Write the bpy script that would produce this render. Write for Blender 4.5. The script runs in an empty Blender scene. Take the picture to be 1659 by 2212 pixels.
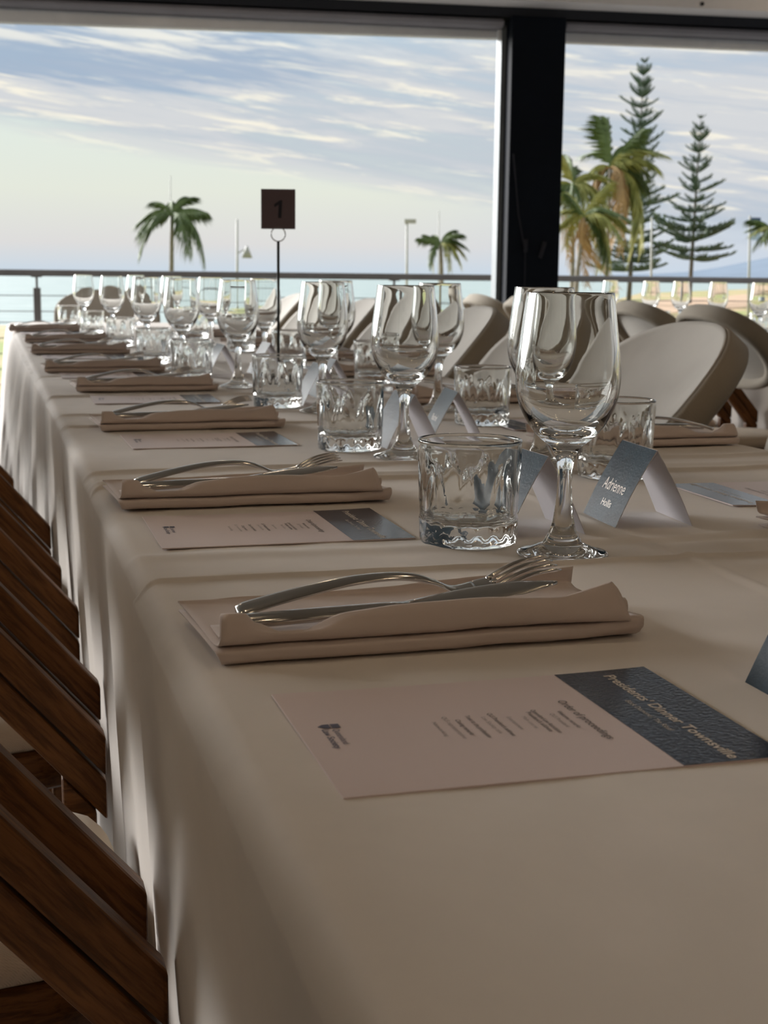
import bpy, bmesh, math, random
from math import sin, cos, pi, radians, sqrt, atan2, exp
from mathutils import Vector, Matrix

S = bpy.context.scene
C = S.collection
random.seed(7)

# ------------------------------------------------------------------ camera
# world axes: x runs across the long table, y along it towards the sea, z up
YAW, PITCH, ROLL, FPX = radians(15.75), math.atan2(512, 3050), 0.011, 3050.0
CAM = Vector((0, 0, 0.97))
R0 = Vector((cos(YAW), -sin(YAW), 0))
FH = Vector((sin(YAW), cos(YAW), 0))
F0 = FH * cos(PITCH) - Vector((0, 0, 1)) * sin(PITCH)
U0 = FH * sin(PITCH) + Vector((0, 0, 1)) * cos(PITCH)
cr = R0 * cos(ROLL) + U0 * sin(ROLL)
cu = U0 * cos(ROLL) - R0 * sin(ROLL)
cam = bpy.data.objects.new('camera', bpy.data.cameras.new('camera'))
C.objects.link(cam)
M = Matrix((cr, cu, -F0)).transposed().to_4x4()
M.translation = CAM
cam.matrix_world = M
cam.data.sensor_fit = 'HORIZONTAL'
cam.data.sensor_width = 36
cam.data.lens = 36 * FPX / 1659
cam.data.clip_start = 0.02
cam.data.clip_end = 40000
cam.data.dof.use_dof = True
cam.data.dof.focus_distance = 1.02
cam.data.dof.aperture_fstop = 27
S.camera = cam

# ------------------------------------------------------------------ node helper
class X:
    def __init__(s, nt, sock): s.nt, s.s = nt, sock
    def _m(s, op, o=None, p=None):
        n = s.nt.nodes.new('ShaderNodeMath'); n.operation = op
        for i, v in enumerate((s, o, p)):
            if v is None: continue
            if isinstance(v, X): s.nt.links.new(v.s, n.inputs[i])
            else: n.inputs[i].default_value = v
        return X(s.nt, n.outputs[0])
    def __add__(s, o): return s._m('ADD', o)
    def __radd__(s, o): return s._m('ADD', o)
    def __sub__(s, o): return s._m('SUBTRACT', o)
    def __mul__(s, o): return s._m('MULTIPLY', o)
    def __rmul__(s, o): return s._m('MULTIPLY', o)
    def clamp(s, a=0.0, b=1.0): return s._m('MAXIMUM', a)._m('MINIMUM', b)
    def pw(s, e): return s._m('POWER', e)
    def sstep(s, a, b):
        n = s.nt.nodes.new('ShaderNodeMapRange'); n.interpolation_type = 'SMOOTHSTEP'
        s.nt.links.new(s.s, n.inputs[0])
        lo, hi, flip = (a, b, False) if a < b else (b, a, True)
        n.inputs[1].default_value = lo; n.inputs[2].default_value = hi
        n.inputs[3].default_value = 1.0 if flip else 0.0
        n.inputs[4].default_value = 0.0 if flip else 1.0
        return X(s.nt, n.outputs[0])

def lin(r, g, b):
    f = lambda c: (c / 255 / 12.92) if c / 255 <= 0.04045 else ((c / 255 + 0.055) / 1.055) ** 2.4
    return (f(r), f(g), f(b), 1)

def comb(nt, x, y, z):
    n = nt.nodes.new('ShaderNodeCombineXYZ')
    for i, v in enumerate((x, y, z)):
        if isinstance(v, X): nt.links.new(v.s, n.inputs[i])
        else: n.inputs[i].default_value = v
    return n.outputs[0]

def noise(nt, vec, scale, detail=4, rough=0.55, dist=0.0):
    n = nt.nodes.new('ShaderNodeTexNoise')
    n.inputs['Scale'].default_value = scale; n.inputs['Detail'].default_value = detail
    n.inputs['Roughness'].default_value = rough; n.inputs['Distortion'].default_value = dist
    if vec is not None: nt.links.new(vec, n.inputs['Vector'])
    return X(nt, n.outputs[0])

def mix(nt, fac, a, b):
    n = nt.nodes.new('ShaderNodeMix'); n.data_type = 'RGBA'
    if isinstance(fac, X): nt.links.new(fac.s, n.inputs[0])
    else: n.inputs[0].default_value = fac
    for i, v in ((6, a), (7, b)):
        if isinstance(v, tuple): n.inputs[i].default_value = v
        else: nt.links.new(v, n.inputs[i])
    return n.outputs[2]

def ramp(nt, fac, stops):
    n = nt.nodes.new('ShaderNodeValToRGB')
    nt.links.new(fac.s, n.inputs[0])
    el = n.color_ramp.elements
    while len(el) < len(stops): el.new(0.5)
    for e, (p, c) in zip(el, stops): e.position = p; e.color = c
    return n.outputs[0]

# ------------------------------------------------------------------ sky
W = bpy.data.worlds.new('late_afternoon_sky'); S.world = W
W.use_nodes = True
nt = W.node_tree; nt.nodes.clear()
tc = nt.nodes.new('ShaderNodeTexCoord')
sp = nt.nodes.new('ShaderNodeSeparateXYZ'); nt.links.new(tc.outputs['Generated'], sp.inputs[0])
dx, dy, e = (X(nt, sp.outputs[i]) for i in range(3))
az = dx * cos(YAW) - dy * sin(YAW)                       # across the bay, left to right
tmp = (e + 0.02) * 4.0
base = ramp(nt, tmp, [(0.0, lin(150, 168, 178)), (0.075, lin(176, 192, 206)), (0.085, lin(204, 217, 229)), (0.16, lin(222, 221, 220)),
                      (0.30, lin(229, 233, 221)), (0.48, lin(226, 236, 228)), (0.66, lin(204, 230, 242)), (1.0, lin(165, 202, 232))])
right = (az + 0.02).sstep(0.0, 0.30) * 0.75
base = mix(nt, right, base, lin(202, 215, 231))
v1 = comb(nt, dx * 2.2, dy * 2.2, e * 24.0 + az * 3.4)
n1 = noise(nt, v1, 2.3, 9, 0.60, 0.5)
v2 = comb(nt, dx * 5.5, dy * 5.5, e * 62.0 + az * 7.0)
n2 = noise(nt, v2, 2.4, 8, 0.62, 0.5)
elow = (az.clamp(-0.35, 0.35) * -0.150) + 0.056
bank = (e - elow + (n1 - 0.5) * 0.040).sstep(-0.006, 0.016)
thin = (e + (n1 - 0.5) * 0.12).sstep(0.19, 0.135) * 0.45
bank = bank * (0.50 + thin) * (0.70 + n1.sstep(0.36, 0.55) * 0.30)
ccol = mix(nt, n1.sstep(0.40, 0.60), lin(183, 194, 208), lin(214, 216, 219))
ccol = mix(nt, (n1 * 0.25 + n2 * 0.85).sstep(0.555, 0.70), ccol, lin(250, 244, 228))
sky = mix(nt, bank.clamp(), base, ccol)
el2 = ((az + 0.24) * 4.6).pw(2.0)
dd = el2 + ((e - 0.146 + (az + 0.24) * 0.05) * 40.0)._m('ABSOLUTE').pw(2.0) + (n1 - 0.5) * 3.0 + (n2 - 0.5) * 1.6
sky = mix(nt, dd.sstep(1.1, 0.4) * 0.75, sky, lin(158, 178, 202))
hi = (e + (n1 - 0.5) * 0.05 - az * 0.04).sstep(0.140, 0.165) * n2.sstep(0.42, 0.60)
sky = mix(nt, hi * 0.7, sky, lin(248, 246, 236))
bg = nt.nodes.new('ShaderNodeBackground'); nt.links.new(sky, bg.inputs[0]); bg.inputs[1].default_value = 1.0
wo = nt.nodes.new('ShaderNodeOutputWorld'); nt.links.new(bg.outputs[0], wo.inputs[0])

sun = bpy.data.lights.new('veiled_low_sun', 'SUN'); sun.energy = 11.0; sun.angle = radians(50); sun.color = (1.0, 0.98, 0.96)
so_ = bpy.data.objects.new('veiled_low_sun', sun); C.objects.link(so_)
so_.rotation_euler = (Vector((0.52, -0.77, -0.42))).to_track_quat('-Z', 'Y').to_euler()

S.view_settings.view_transform = 'Standard'
S.view_settings.look = 'None'
S.view_settings.exposure = 0.0
S.view_settings.gamma = 1.0
S.view_settings.use_curve_mapping = False
try:
    cy = S.cycles
    cy.max_bounces = 24; cy.transmission_bounces = 24; cy.glossy_bounces = 10; cy.diffuse_bounces = 6
    cy.sample_clamp_indirect = 6.0
except Exception:
    pass

# ------------------------------------------------------------------ materials
def pmat(name, col, rough=0.6, metal=0.0, var=0.0, vscale=8.0, bump=0.0, bscale=60.0, spec=0.5, coat=0.0, stretch=None, col2=None, sheen=0.0, trans=0.0):
    m = bpy.data.materials.new(name); m.use_nodes = True
    nt = m.node_tree; b = nt.nodes['Principled BSDF']
    col = tuple(col) + ((1,) if len(col) == 3 else ())
    b.inputs['Base Color'].default_value = col
    b.inputs['Roughness'].default_value = rough; b.inputs['Metallic'].default_value = metal
    b.inputs['Specular IOR Level'].default_value = spec
    b.inputs['Coat Weight'].default_value = coat
    b.inputs['Sheen Weight'].default_value = sheen
    vec = None
    if var or bump:
        t = nt.nodes.new('ShaderNodeTexCoord'); vec = t.outputs['Object']
        if stretch:
            mp = nt.nodes.new('ShaderNodeMapping'); mp.inputs['Scale'].default_value = stretch
            nt.links.new(vec, mp.inputs[0]); vec = mp.outputs[0]
    if var:
        n = noise(nt, vec, vscale, 5, 0.6, 0.3)
        c2 = tuple(col2) + (1,) if col2 else tuple(c * (1 - var) for c in col[:3]) + (1,)
        nt.links.new(mix(nt, n.sstep(0.35, 0.65), col, c2), b.inputs['Base Color'])
    if bump:
        n = noise(nt, vec, bscale, 3, 0.6)
        bp = nt.nodes.new('ShaderNodeBump'); bp.inputs['Strength'].default_value = bump; bp.inputs['Distance'].default_value = 0.002
        nt.links.new(n.s, bp.inputs['Height']); nt.links.new(bp.outputs[0], b.inputs['Normal'])
    return m

def glassmat(name):
    m = bpy.data.materials.new(name); m.use_nodes = True
    b = m.node_tree.nodes['Principled BSDF']
    b.inputs['Base Color'].default_value = (0.985, 0.995, 0.985, 1)
    b.inputs['Roughness'].default_value = 0.0
    b.inputs['IOR'].default_value = 1.5
    b.inputs['Transmission Weight'].default_value = 1.0
    return m

def wovenmat(name, col, scale, strength, rough=0.85, crumple=0.0, cscale=22.0):
    m = pmat(name, col, rough, var=0.08, vscale=5, sheen=0.15)
    nt = m.node_tree; b = nt.nodes['Principled BSDF']
    t = nt.nodes.new('ShaderNodeTexCoord')
    w1 = nt.nodes.new('ShaderNodeTexWave'); w1.inputs['Scale'].default_value = scale; w1.inputs['Distortion'].default_value = 0.4
    w1.bands_direction = 'DIAGONAL'
    w2 = nt.nodes.new('ShaderNodeTexWave'); w2.inputs['Scale'].default_value = scale; w2.bands_direction = 'Y'
    for w in (w1, w2): nt.links.new(t.outputs['Object'], w.inputs[0])
    h = X(nt, w1.outputs[1]) * X(nt, w2.outputs[1])
    if crumple:
        h = h + noise(nt, t.outputs['Object'], cscale, 3, 0.5, 0.8) * (crumple / max(strength, 0.01))
    bp = nt.nodes.new('ShaderNodeBump'); bp.inputs['Strength'].default_value = strength; bp.inputs['Distance'].default_value = 0.001
    nt.links.new(h.s, bp.inputs['Height']); nt.links.new(bp.outputs[0], b.inputs['Normal'])
    return m

MT = dict(
    cloth=wovenmat('tablecloth_linen', (0.72, 0.67, 0.62), 700, 0.10, 0.75, 0.55, 16.0),
    napkin=wovenmat('napkin_cotton', (0.60, 0.51, 0.465), 900, 0.10, 0.8, 0.9, 34.0),
    steel=pmat('polished_cutlery_steel', (0.62, 0.60, 0.57), 0.16, 1.0, bump=0.02, bscale=300),
    card=pmat('white_card_stock', (0.70, 0.595, 0.585), 0.38, spec=0.5, bump=0.05, bscale=500),
    blue=pmat('glossy_blue_print', (0.016, 0.030, 0.062), 0.15, spec=0.42, coat=0.0, var=0.35, vscale=30, bump=0.16, bscale=420, col2=(0.010, 0.020, 0.044)),
    tent=pmat('satin_blue_print', (0.012, 0.033, 0.050), 0.40, spec=0.07, var=0.35, vscale=30, bump=0.12, bscale=420, col2=(0.009, 0.021, 0.032)),
    tentwhite=pmat('white_tent_card', (0.62, 0.60, 0.63), 0.5, bump=0.04, bscale=500),
    ink=pmat('grey_ink', (0.16, 0.14, 0.135), 0.6, bump=0.02),
    ink_light=pmat('pale_grey_ink', (0.33, 0.30, 0.29), 0.6, bump=0.02),
    gold=pmat('pale_foil_lettering', (0.62, 0.55, 0.47), 0.35, bump=0.02),
    navy_ink=pmat('navy_ink', (0.10, 0.105, 0.16), 0.6, bump=0.02),
    glass=glassmat('clear_glass'),
    wood=pmat('varnished_brown_wood', (0.165, 0.066, 0.018), 0.5, spec=0.22, var=0.6, vscale=9, stretch=(2, 22, 22), bump=0.12, bscale=40, col2=(0.07, 0.026, 0.006)),
    rail_wood=None,
    cushion=wovenmat('cream_woven_seat', (0.60, 0.50, 0.38), 230, 0.5),
    backpad=wovenmat('cream_back_fabric', (0.56, 0.535, 0.49), 400, 0.15),
    rim=wovenmat('taupe_rim_weave', (0.36, 0.315, 0.25), 300, 0.4),
    pillar=pmat('navy_painted_steel', (0.0025, 0.005, 0.010), 0.75, spec=0.15, var=0.2, vscale=3),
    cordm=pmat('dark_grey_cord', (0.030, 0.030, 0.036), 0.8, spec=0.1, var=0.1),
    guide=pmat('grey_blind_channel', (0.16, 0.18, 0.19), 0.5, 0.2, var=0.1),
    headbox=pmat('charcoal_headbox', (0.26, 0.255, 0.28), 0.5, var=0.12, vscale=4),
    barpale=pmat('pale_bottom_bar', (0.72, 0.74, 0.76), 0.4, var=0.1, vscale=4),
    soffit=pmat('pale_grey_soffit', (0.80, 0.78, 0.77), 0.7, var=0.08, vscale=2),
    black=pmat('near_black_paint', (0.008, 0.010, 0.016), 0.6, var=0.1),
    ceil=pmat('ceiling_paint', (0.50, 0.46, 0.42), 0.85, var=0.06, vscale=1.5),
    wallm=pmat('warm_grey_wall', (0.34, 0.29, 0.25), 0.8, var=0.1, vscale=1.5),
    floor=pmat('dark_carpet_floor', (0.060, 0.058, 0.056), 0.8, var=0.35, vscale=20, bump=0.3, bscale=300),
    deck=pmat('weathered_deck', (0.22, 0.20, 0.18), 0.7, var=0.3, vscale=4, stretch=(20, 1, 1)),
    rail=pmat('brushed_rail_metal', (0.20, 0.185, 0.175), 0.42, 0.6, var=0.15, vscale=5),
    sign=pmat('dark_plum_card', (0.13, 0.095, 0.11), 0.7, var=0.1),
    signink=pmat('navy_numeral_ink', (0.003, 0.005, 0.016), 0.6, var=0.1),
    rod=pmat('black_stand_rod', (0.015, 0.017, 0.016), 0.4, var=0.1),
    chrome=pmat('chrome_clip', (0.5, 0.5, 0.48), 0.2, 1.0, var=0.05),
    grass=pmat('mown_grass', (0.20, 0.25, 0.05), 0.9, var=0.6, vscale=0.12, col2=(0.47, 0.32, 0.19), bump=0.2, bscale=4),
    sand=pmat('orange_sand', (0.50, 0.34, 0.22), 0.9, var=0.25, vscale=0.4),
    frond=pmat('palm_green', (0.11, 0.155, 0.035), 0.6, var=0.45, vscale=1.2, col2=(0.05, 0.08, 0.022)),
    frondy=pmat('yellow_green_palm_frond', (0.36, 0.34, 0.09), 0.65, var=0.4, vscale=1.2, col2=(0.15, 0.17, 0.04)),  # yellow-green fronds, brighter than the plain green ones
    frondb=pmat('dead_palm_frond', (0.42, 0.27, 0.12), 0.75, var=0.3, vscale=1.2),
    trunk=pmat('palm_trunk_bark', (0.30, 0.27, 0.22), 0.85, var=0.3, vscale=6),
    pine=pmat('pine_needle_green', (0.085, 0.135, 0.085), 0.7, var=0.5, vscale=0.8, col2=(0.13, 0.17, 0.08)),
    bark=pmat('pine_bark', (0.16, 0.14, 0.11), 0.9, var=0.4, vscale=5),
    hill=pmat('hazy_blue_hill', (0.20, 0.245, 0.305), 1.0, var=0.08, vscale=0.003, spec=0.0),  # pale blue of the distance haze is put into the hill's colour
    pole=pmat('pale_lamp_pole', (0.42, 0.42, 0.38), 0.5, var=0.1),
    banner=pmat('navy_banner_cloth', (0.05, 0.09, 0.20), 0.8, var=0.1),
    bannerw=pmat('pale_blue_banner_cloth', (0.45, 0.58, 0.80), 0.8, var=0.1),
    white=pmat('white_plastic', (0.75, 0.77, 0.78), 0.4, var=0.05),
    bluep=pmat('blue_plastic', (0.16, 0.20, 0.36), 0.4, var=0.1),
    orangep=pmat('orange_plastic', (0.60, 0.28, 0.08), 0.5, var=0.1),
    tabletop=pmat('grey_trestle_top', (0.4, 0.39, 0.37), 0.6, var=0.1),
)
MT['rail_wood'] = pmat('varnished_rail_wood', (0.165, 0.066, 0.018), 0.5, spec=0.22, var=0.6, vscale=9, stretch=(0.45, 0.05, 0.05), bump=0.15, bscale=40, col2=(0.07, 0.026, 0.006))
for _n in MT['rail_wood'].node_tree.nodes:
    if _n.type == 'MAPPING': _n.vector_type = 'TEXTURE'; _n.inputs['Rotation'].default_value = (0, radians(49), 0)
lm = bpy.data.materials.new('warm_lamp_diffuser'); lm.use_nodes = True
_b = lm.node_tree.nodes['Principled BSDF']
_b.inputs['Emission Color'].default_value = (1, 0.72, 0.42, 1); _b.inputs['Emission Strength'].default_value = 14
MT['lamp'] = lm
# sea
sm = bpy.data.materials.new('sea_water'); sm.use_nodes = True
nt = sm.node_tree; b = nt.nodes['Principled BSDF']
t = nt.nodes.new('ShaderNodeTexCoord')
mp = nt.nodes.new('ShaderNodeMapping'); mp.inputs['Scale'].default_value = (0.35, 1.0, 1.0); mp.inputs['Rotation'].default_value = (0, 0, radians(10))
nt.links.new(t.outputs['Object'], mp.inputs[0])
n = noise(nt, mp.outputs[0], 0.45, 6, 0.6)
nt.links.new(mix(nt, n.sstep(0.35, 0.65), (0.25, 0.315, 0.31, 1), (0.35, 0.41, 0.395, 1)), b.inputs['Base Color'])
b.inputs['Roughness'].default_value = 0.45; b.inputs['Specular IOR Level'].default_value = 0.2
bp = nt.nodes.new('ShaderNodeBump'); bp.inputs['Strength'].default_value = 0.5; bp.inputs['Distance'].default_value = 0.4
nt.links.new(n.s, bp.inputs['Height']); nt.links.new(bp.outputs[0], b.inputs['Normal'])
MT['sea'] = sm

# ------------------------------------------------------------------ mesh helpers
def link(name, data, parent=None, loc=None, rot=None):
    o = bpy.data.objects.new(name, data); C.objects.link(o)
    if parent is not None: o.parent = parent
    if loc is not None: o.location = loc
    if rot is not None: o.rotation_euler = rot
    return o

def mk(name, v, f, mat, parent=None, smooth=False, loc=None, rot=None, mats=None, mi=None, normals=None):
    me = bpy.data.meshes.new(name)
    me.from_pydata([tuple(p) for p in v], [], f)
    for m in (mats or [mat]): me.materials.append(m)
    if mi: me.polygons.foreach_set('material_index', mi)
    if smooth: me.polygons.foreach_set('use_smooth', [True] * len(me.polygons))
    me.update()
    if normals: me.normals_split_custom_set_from_vertices(normals)
    return link(name, me, parent, loc, rot)

def tag(o, label=None, cat=None, group=None, kind=None):
    if label: o['label'] = label
    if cat: o['category'] = cat
    if group: o['group'] = group
    if kind: o['kind'] = kind
    return o

def empty(name, loc, rz=0.0, **k):
    o = link(name, None, None, loc, (0, 0, rz)); o.empty_display_size = 0.05
    return tag(o, **k)

def copy_tree(o, parent=None):
    c = o.copy(); C.objects.link(c)
    if parent is not None:
        c.parent = parent; c.matrix_parent_inverse = o.matrix_parent_inverse.copy()
    for ch in list(KIDS.get(o.name, [])): 
        copy_tree(ch, c)
    return c
KIDS = {}
def snap_kids():
    KIDS.clear()
    for o in bpy.data.objects:
        if o.parent: KIDS.setdefault(o.parent.name, []).append(o)

class G:
    """collects polygons"""
    def __init__(s): s.v, s.f = [], []
    def add(s, v, f):
        n = len(s.v); s.v += [tuple(p) for p in v]; s.f += [tuple(i + n for i in q) for q in f]; return s
    def box(s, x0, x1, y0, y1, z0, z1):
        return s.hexa([(x0, y0, z0), (x1, y0, z0), (x1, y1, z0), (x0, y1, z0), (x0, y0, z1), (x1, y0, z1), (x1, y1, z1), (x0, y1, z1)])
    def hexa(s, p):
        return s.add(p, [(0, 3, 2, 1), (4, 5, 6, 7), (0, 1, 5, 4), (1, 2, 6, 5), (2, 3, 7, 6), (3, 0, 4, 7)])
    def tube(s, pts, rad, n=8, cap=True, flat=1.0):
        pts = [Vector(p) for p in pts]; rings = []
        rad = rad if isinstance(rad, (list, tuple)) else [rad] * len(pts)
        for i, p in enumerate(pts):
            d = (pts[min(i + 1, len(pts) - 1)] - pts[max(i - 1, 0)]).normalized()
            a = Vector((0, 0, 1)) if abs(d.z) < 0.9 else Vector((1, 0, 0))
            e1 = d.cross(a).normalized(); e2 = e1.cross(d)
            rings.append([p + e1 * cos(2 * pi * k / n) * rad[i] + e2 * sin(2 * pi * k / n) * rad[i] * flat for k in range(n)])
        v = [q for r in rings for q in r]; f = []
        for i in range(len(pts) - 1):
            for k in range(n):
                f.append((i * n + k, i * n + (k + 1) % n, (i + 1) * n + (k + 1) % n, (i + 1) * n + k))
        if cap:
            f.append(tuple(range(n - 1, -1, -1))); f.append(tuple((len(pts) - 1) * n + k for k in range(n)))
        return s.add(v, f)
    def make(s, name, mat, parent=None, smooth=False, bevel=0.0, **k):
        o = mk(name, s.v, s.f, mat, parent, smooth, **k)
        if bevel:
            bm = bmesh.new(); bm.from_mesh(o.data)
            bmesh.ops.bevel(bm, geom=list(bm.edges), offset=bevel, segments=2, affect='EDGES', profile=0.5)
            bm.to_mesh(o.data); bm.free()
        return o

def grid_faces(nu, nv, close_u=False):
    f = []
    for i in range(nu if close_u else nu - 1):
        for j in range(nv - 1):
            a = i * nv + j; b = ((i + 1) % nu) * nv + j
            f.append((a, b, b + 1, a + 1))
    return f

def vnoise(x, y, seed=0):
    def h(i, j):
        n = (i * 374761393 + j * 668265263 + seed * 974711) & 0xffffffff
        n = ((n ^ (n >> 13)) * 1274126177) & 0xffffffff
        return ((n ^ (n >> 16)) & 0xffff) / 65535.0
    i, j = math.floor(x), math.floor(y); a, b_ = x - i, y - j
    a = a * a * (3 - 2 * a); b_ = b_ * b_ * (3 - 2 * b_)
    return ((h(i, j) * (1 - a) + h(i + 1, j) * a) * (1 - b_) + (h(i, j + 1) * (1 - a) + h(i + 1, j + 1) * a) * b_) * 2 - 1

def text_mesh(lines):
    """lines: (string, x, y, size, width or None, bold) laid out flat, joined into one mesh datablock (verts, faces)"""
    V, Fc = [], []
    for (s, x, y, size, width, bold) in lines:
        cu_ = bpy.data.curves.new('lettering', 'FONT'); cu_.body = s; cu_.size = size; cu_.resolution_u = 3; cu_.offset = bold * size
        o = bpy.data.objects.new('lettering', cu_); C.objects.link(o)
        bpy.context.view_layer.update()
        me = o.to_mesh()
        vs = [v.co.copy() for v in me.vertices]; fs = [tuple(p.vertices) for p in me.polygons]
        o.to_mesh_clear(); bpy.data.objects.remove(o); bpy.data.curves.remove(cu_)
        if not vs: continue
        x0 = min(v.x for v in vs); x1 = max(v.x for v in vs)
        k = (width / (x1 - x0)) if width else 1.0
        n = len(V); V += [((v.x - x0) * k + x, v.y + y, 0) for v in vs]; Fc += [tuple(i + n for i in q) for q in fs]
    return V, Fc

ORD = ['first', 'second', 'third', 'fourth', 'fifth', 'sixth', 'seventh', 'eighth', 'ninth', 'tenth', 'eleventh']

# ------------------------------------------------------------------ room shell
P0 = Vector((2.767, 7.505, 0)); WA = radians(-5.75)
def wallobj(name, g, mat, off=0.0, parent=None, smooth=False, bevel=0.0):
    if parent is not None:
        return g.make(name, mat, parent, smooth, bevel)
    n = Vector((sin(-WA), cos(WA), 0))
    return g.make(name, mat, None, smooth, bevel, loc=P0 + n * off, rot=(0, 0, WA))

def st(o): return tag(o, kind='structure')
st(G().add([(-3.6, -4.6, 0), (7.5, -4.6, 0), (7.5, 7.2, 0), (-3.6, 8.3, 0), (-3.6, -4.6, -0.2), (7.5, -4.6, -0.2), (7.5, 7.2, -0.2), (-3.6, 8.3, -0.2)],
   [(0, 1, 2, 3), (7, 6, 5, 4), (0, 4, 5, 1), (1, 5, 6, 2), (2, 6, 7, 3), (3, 7, 4, 0)]).make('floor', MT['floor']))
st(G().hexa([(-3.6, -4.6, 2.72), (7.5, -4.6, 2.72), (7.5, 7.1, 2.72), (-3.6, 8.2, 2.72), (-3.6, -4.6, 2.85), (7.5, -4.6, 2.85), (7.5, 7.1, 2.85), (-3.6, 8.2, 2.85)]).make('ceiling', MT['ceil']))
# wall behind the camera, right wall, left wall with a wide opening
st(G().box(-3.6, 7.5, -4.75, -4.6, 0, 2.85).make('wall_back', MT['wallm']))
st(G().box(7.5, 7.65, -4.6, 1.2, 0, 2.85).box(7.5, 7.65, 6.9, 7.15, 0, 2.85).box(7.5, 7.65, 1.2, 6.9, 2.3, 2.85).make('wall_right', MT['wallm']))
st(G().box(-3.75, -3.6, -4.6, 3.0, 0, 2.85).box(-3.75, -3.6, 7.6, 8.2, 0, 2.85).box(-3.75, -3.6, 3.0, 7.6, 2.45, 2.85).make('wall_left', MT['wallm']))

# soffit beam with screw heads, near-black strip below it, pillar, blinds  (wall frame: x along the wall from the pillar's left edge)
so = wallobj('trim_1', G().box(-6.4, 4.8, -0.32, 0.10, 2.383, 2.72), MT['soffit']); st(so)
for sx, sz in ((0.17, 2.425), (0.99, 2.405), (-1.2, 2.42), (2.1, 2.41)):
    G().tube([(sx, -0.321, sz), (sx, -0.327, sz)], 0.011, 10).make('screw_head', MT['black'], so, bevel=0.002)
st(wallobj('trim_2', G().box(-6.4, 4.8, -0.12, 0.14, 2.335, 2.383), MT['black']))
pl = wallobj('trim_3', G().box(0.0, 0.297, -0.16, 0.14, 0.0, 2.335), MT['pillar'], bevel=0.008); st(pl)
G().box(-0.030, -0.0005, -0.05, 0.06, 0.0, 2.30).make('blind_channel', MT['guide'], pl, bevel=0.003)
G().box(0.2975, 0.312, -0.03, 0.04, 0.0, 2.30).make('blind_channel', MT['guide'], pl, bevel=0.003)
cord = wallobj('blind_cord', G().tube([(0.02, -0.172, 1.62), (0.055, -0.175, 1.30), (0.10, -0.172, 1.10)], 0.004, 6)
               .tube([(0.10, -0.172, 1.10), (0.102, -0.175, 0.55)], 0.003, 6), MT['cordm'])
tag(cord, 'thin grey cord hanging down the face of the navy pillar', 'cord')
G().tube([(0.10, -0.174, 1.10), (0.10, -0.174, 1.17)], 0.011, 8).make('cord_toggle', MT['cordm'], cord, True)
G().tube([(0.185, -0.166, 1.07), (0.21, -0.166, 1.16)], 0.012, 8).make('cord_toggle', MT['cordm'], cord, True)

def blind(x0, x1, zbl, zbr, zhl, zhr, label):
    b = empty('roller_blind', P0, WA, label=label, cat='blind', group='rolled-up blinds over the openings')
    n = 24; hb = G(); pts = []
    # headbox with a rounded face
    prof = [(0.10, 0), (0.10, 1), (-0.06, 1), (-0.095, 0.85), (-0.11, 0.5), (-0.095, 0.15), (-0.06, 0)]
    v = []
    for (x, zh) in ((x0, zhl), (x1, zhr)):
        v += [(x, p[0], zh + (2.334 - zh) * p[1]) for p in prof]
    m = len(prof)
    hb.add(v, [(i, (i + 1) % m, m + (i + 1) % m, m + i) for i in range(m)] + [tuple(range(m)), tuple(range(2 * m - 1, m - 1, -1))])
    hb.make('headbox', MT['headbox'], b)
    bb = G().hexa([(x0, -0.02, zbl), (x1, -0.02, zbr), (x1, 0.05, zbr), (x0, 0.05, zbl), (x0, -0.02, zhl), (x1, -0.02, zhr), (x1, 0.05, zhr), (x0, 0.05, zhl)])
    bb.make('bottom_bar', MT['barpale'], b, bevel=0.006)
    for x, z in ((x0, zbl), (x1, zbr)):
        G().box(x - 0.018, x + 0.018, -0.045, -0.02, z - 0.012, z + 0.045).make('end_bracket', MT['white'], b, bevel=0.006)
    return b
blind(-5.6, -0.033, 2.20, 2.237, 2.300, 2.279, 'long rolled-up grey roller blind over the wide left opening')
blind(0.315, 4.6, 2.232, 2.236, 2.284, 2.276, 'rolled-up grey roller blind over the opening right of the pillar')

# deck, balustrade
st(wallobj('trim_4', G().box(-8, 8, 0.15, 3.75, -0.2, -0.02), MT['deck']))
bal = empty('balustrade', P0 + Vector((sin(-WA), cos(WA), 0)) * 3.54, WA, label='grey metal cable balustrade along the deck edge facing the sea', cat='railing')
G().box(-8, 8, -0.035, 0.035, 0.932, 0.982).make('handrail', MT['rail'], bal, bevel=0.008)
for x in (-5.4, -2.74, 0.05, 2.50, 5.1):
    p = G().box(x - 0.027, x + 0.027, -0.03, 0.03, -0.02, 0.845).make('post', MT['rail'], bal, bevel=0.004)
    G().tube([(x, 0, 0.845), (x, 0, 0.932)], 0.010, 10).box(x - 0.04, x + 0.04, -0.03, 0.03, 0.924, 0.932).make('post_stub', MT['rail'], p)
for z in (0.10, 0.22, 0.34, 0.46, 0.58, 0.665, 0.785):
    G().tube([(-8, 0, z), (8, 0, z)], 0.004, 6).make('cable', MT['rail'], bal)

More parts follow.
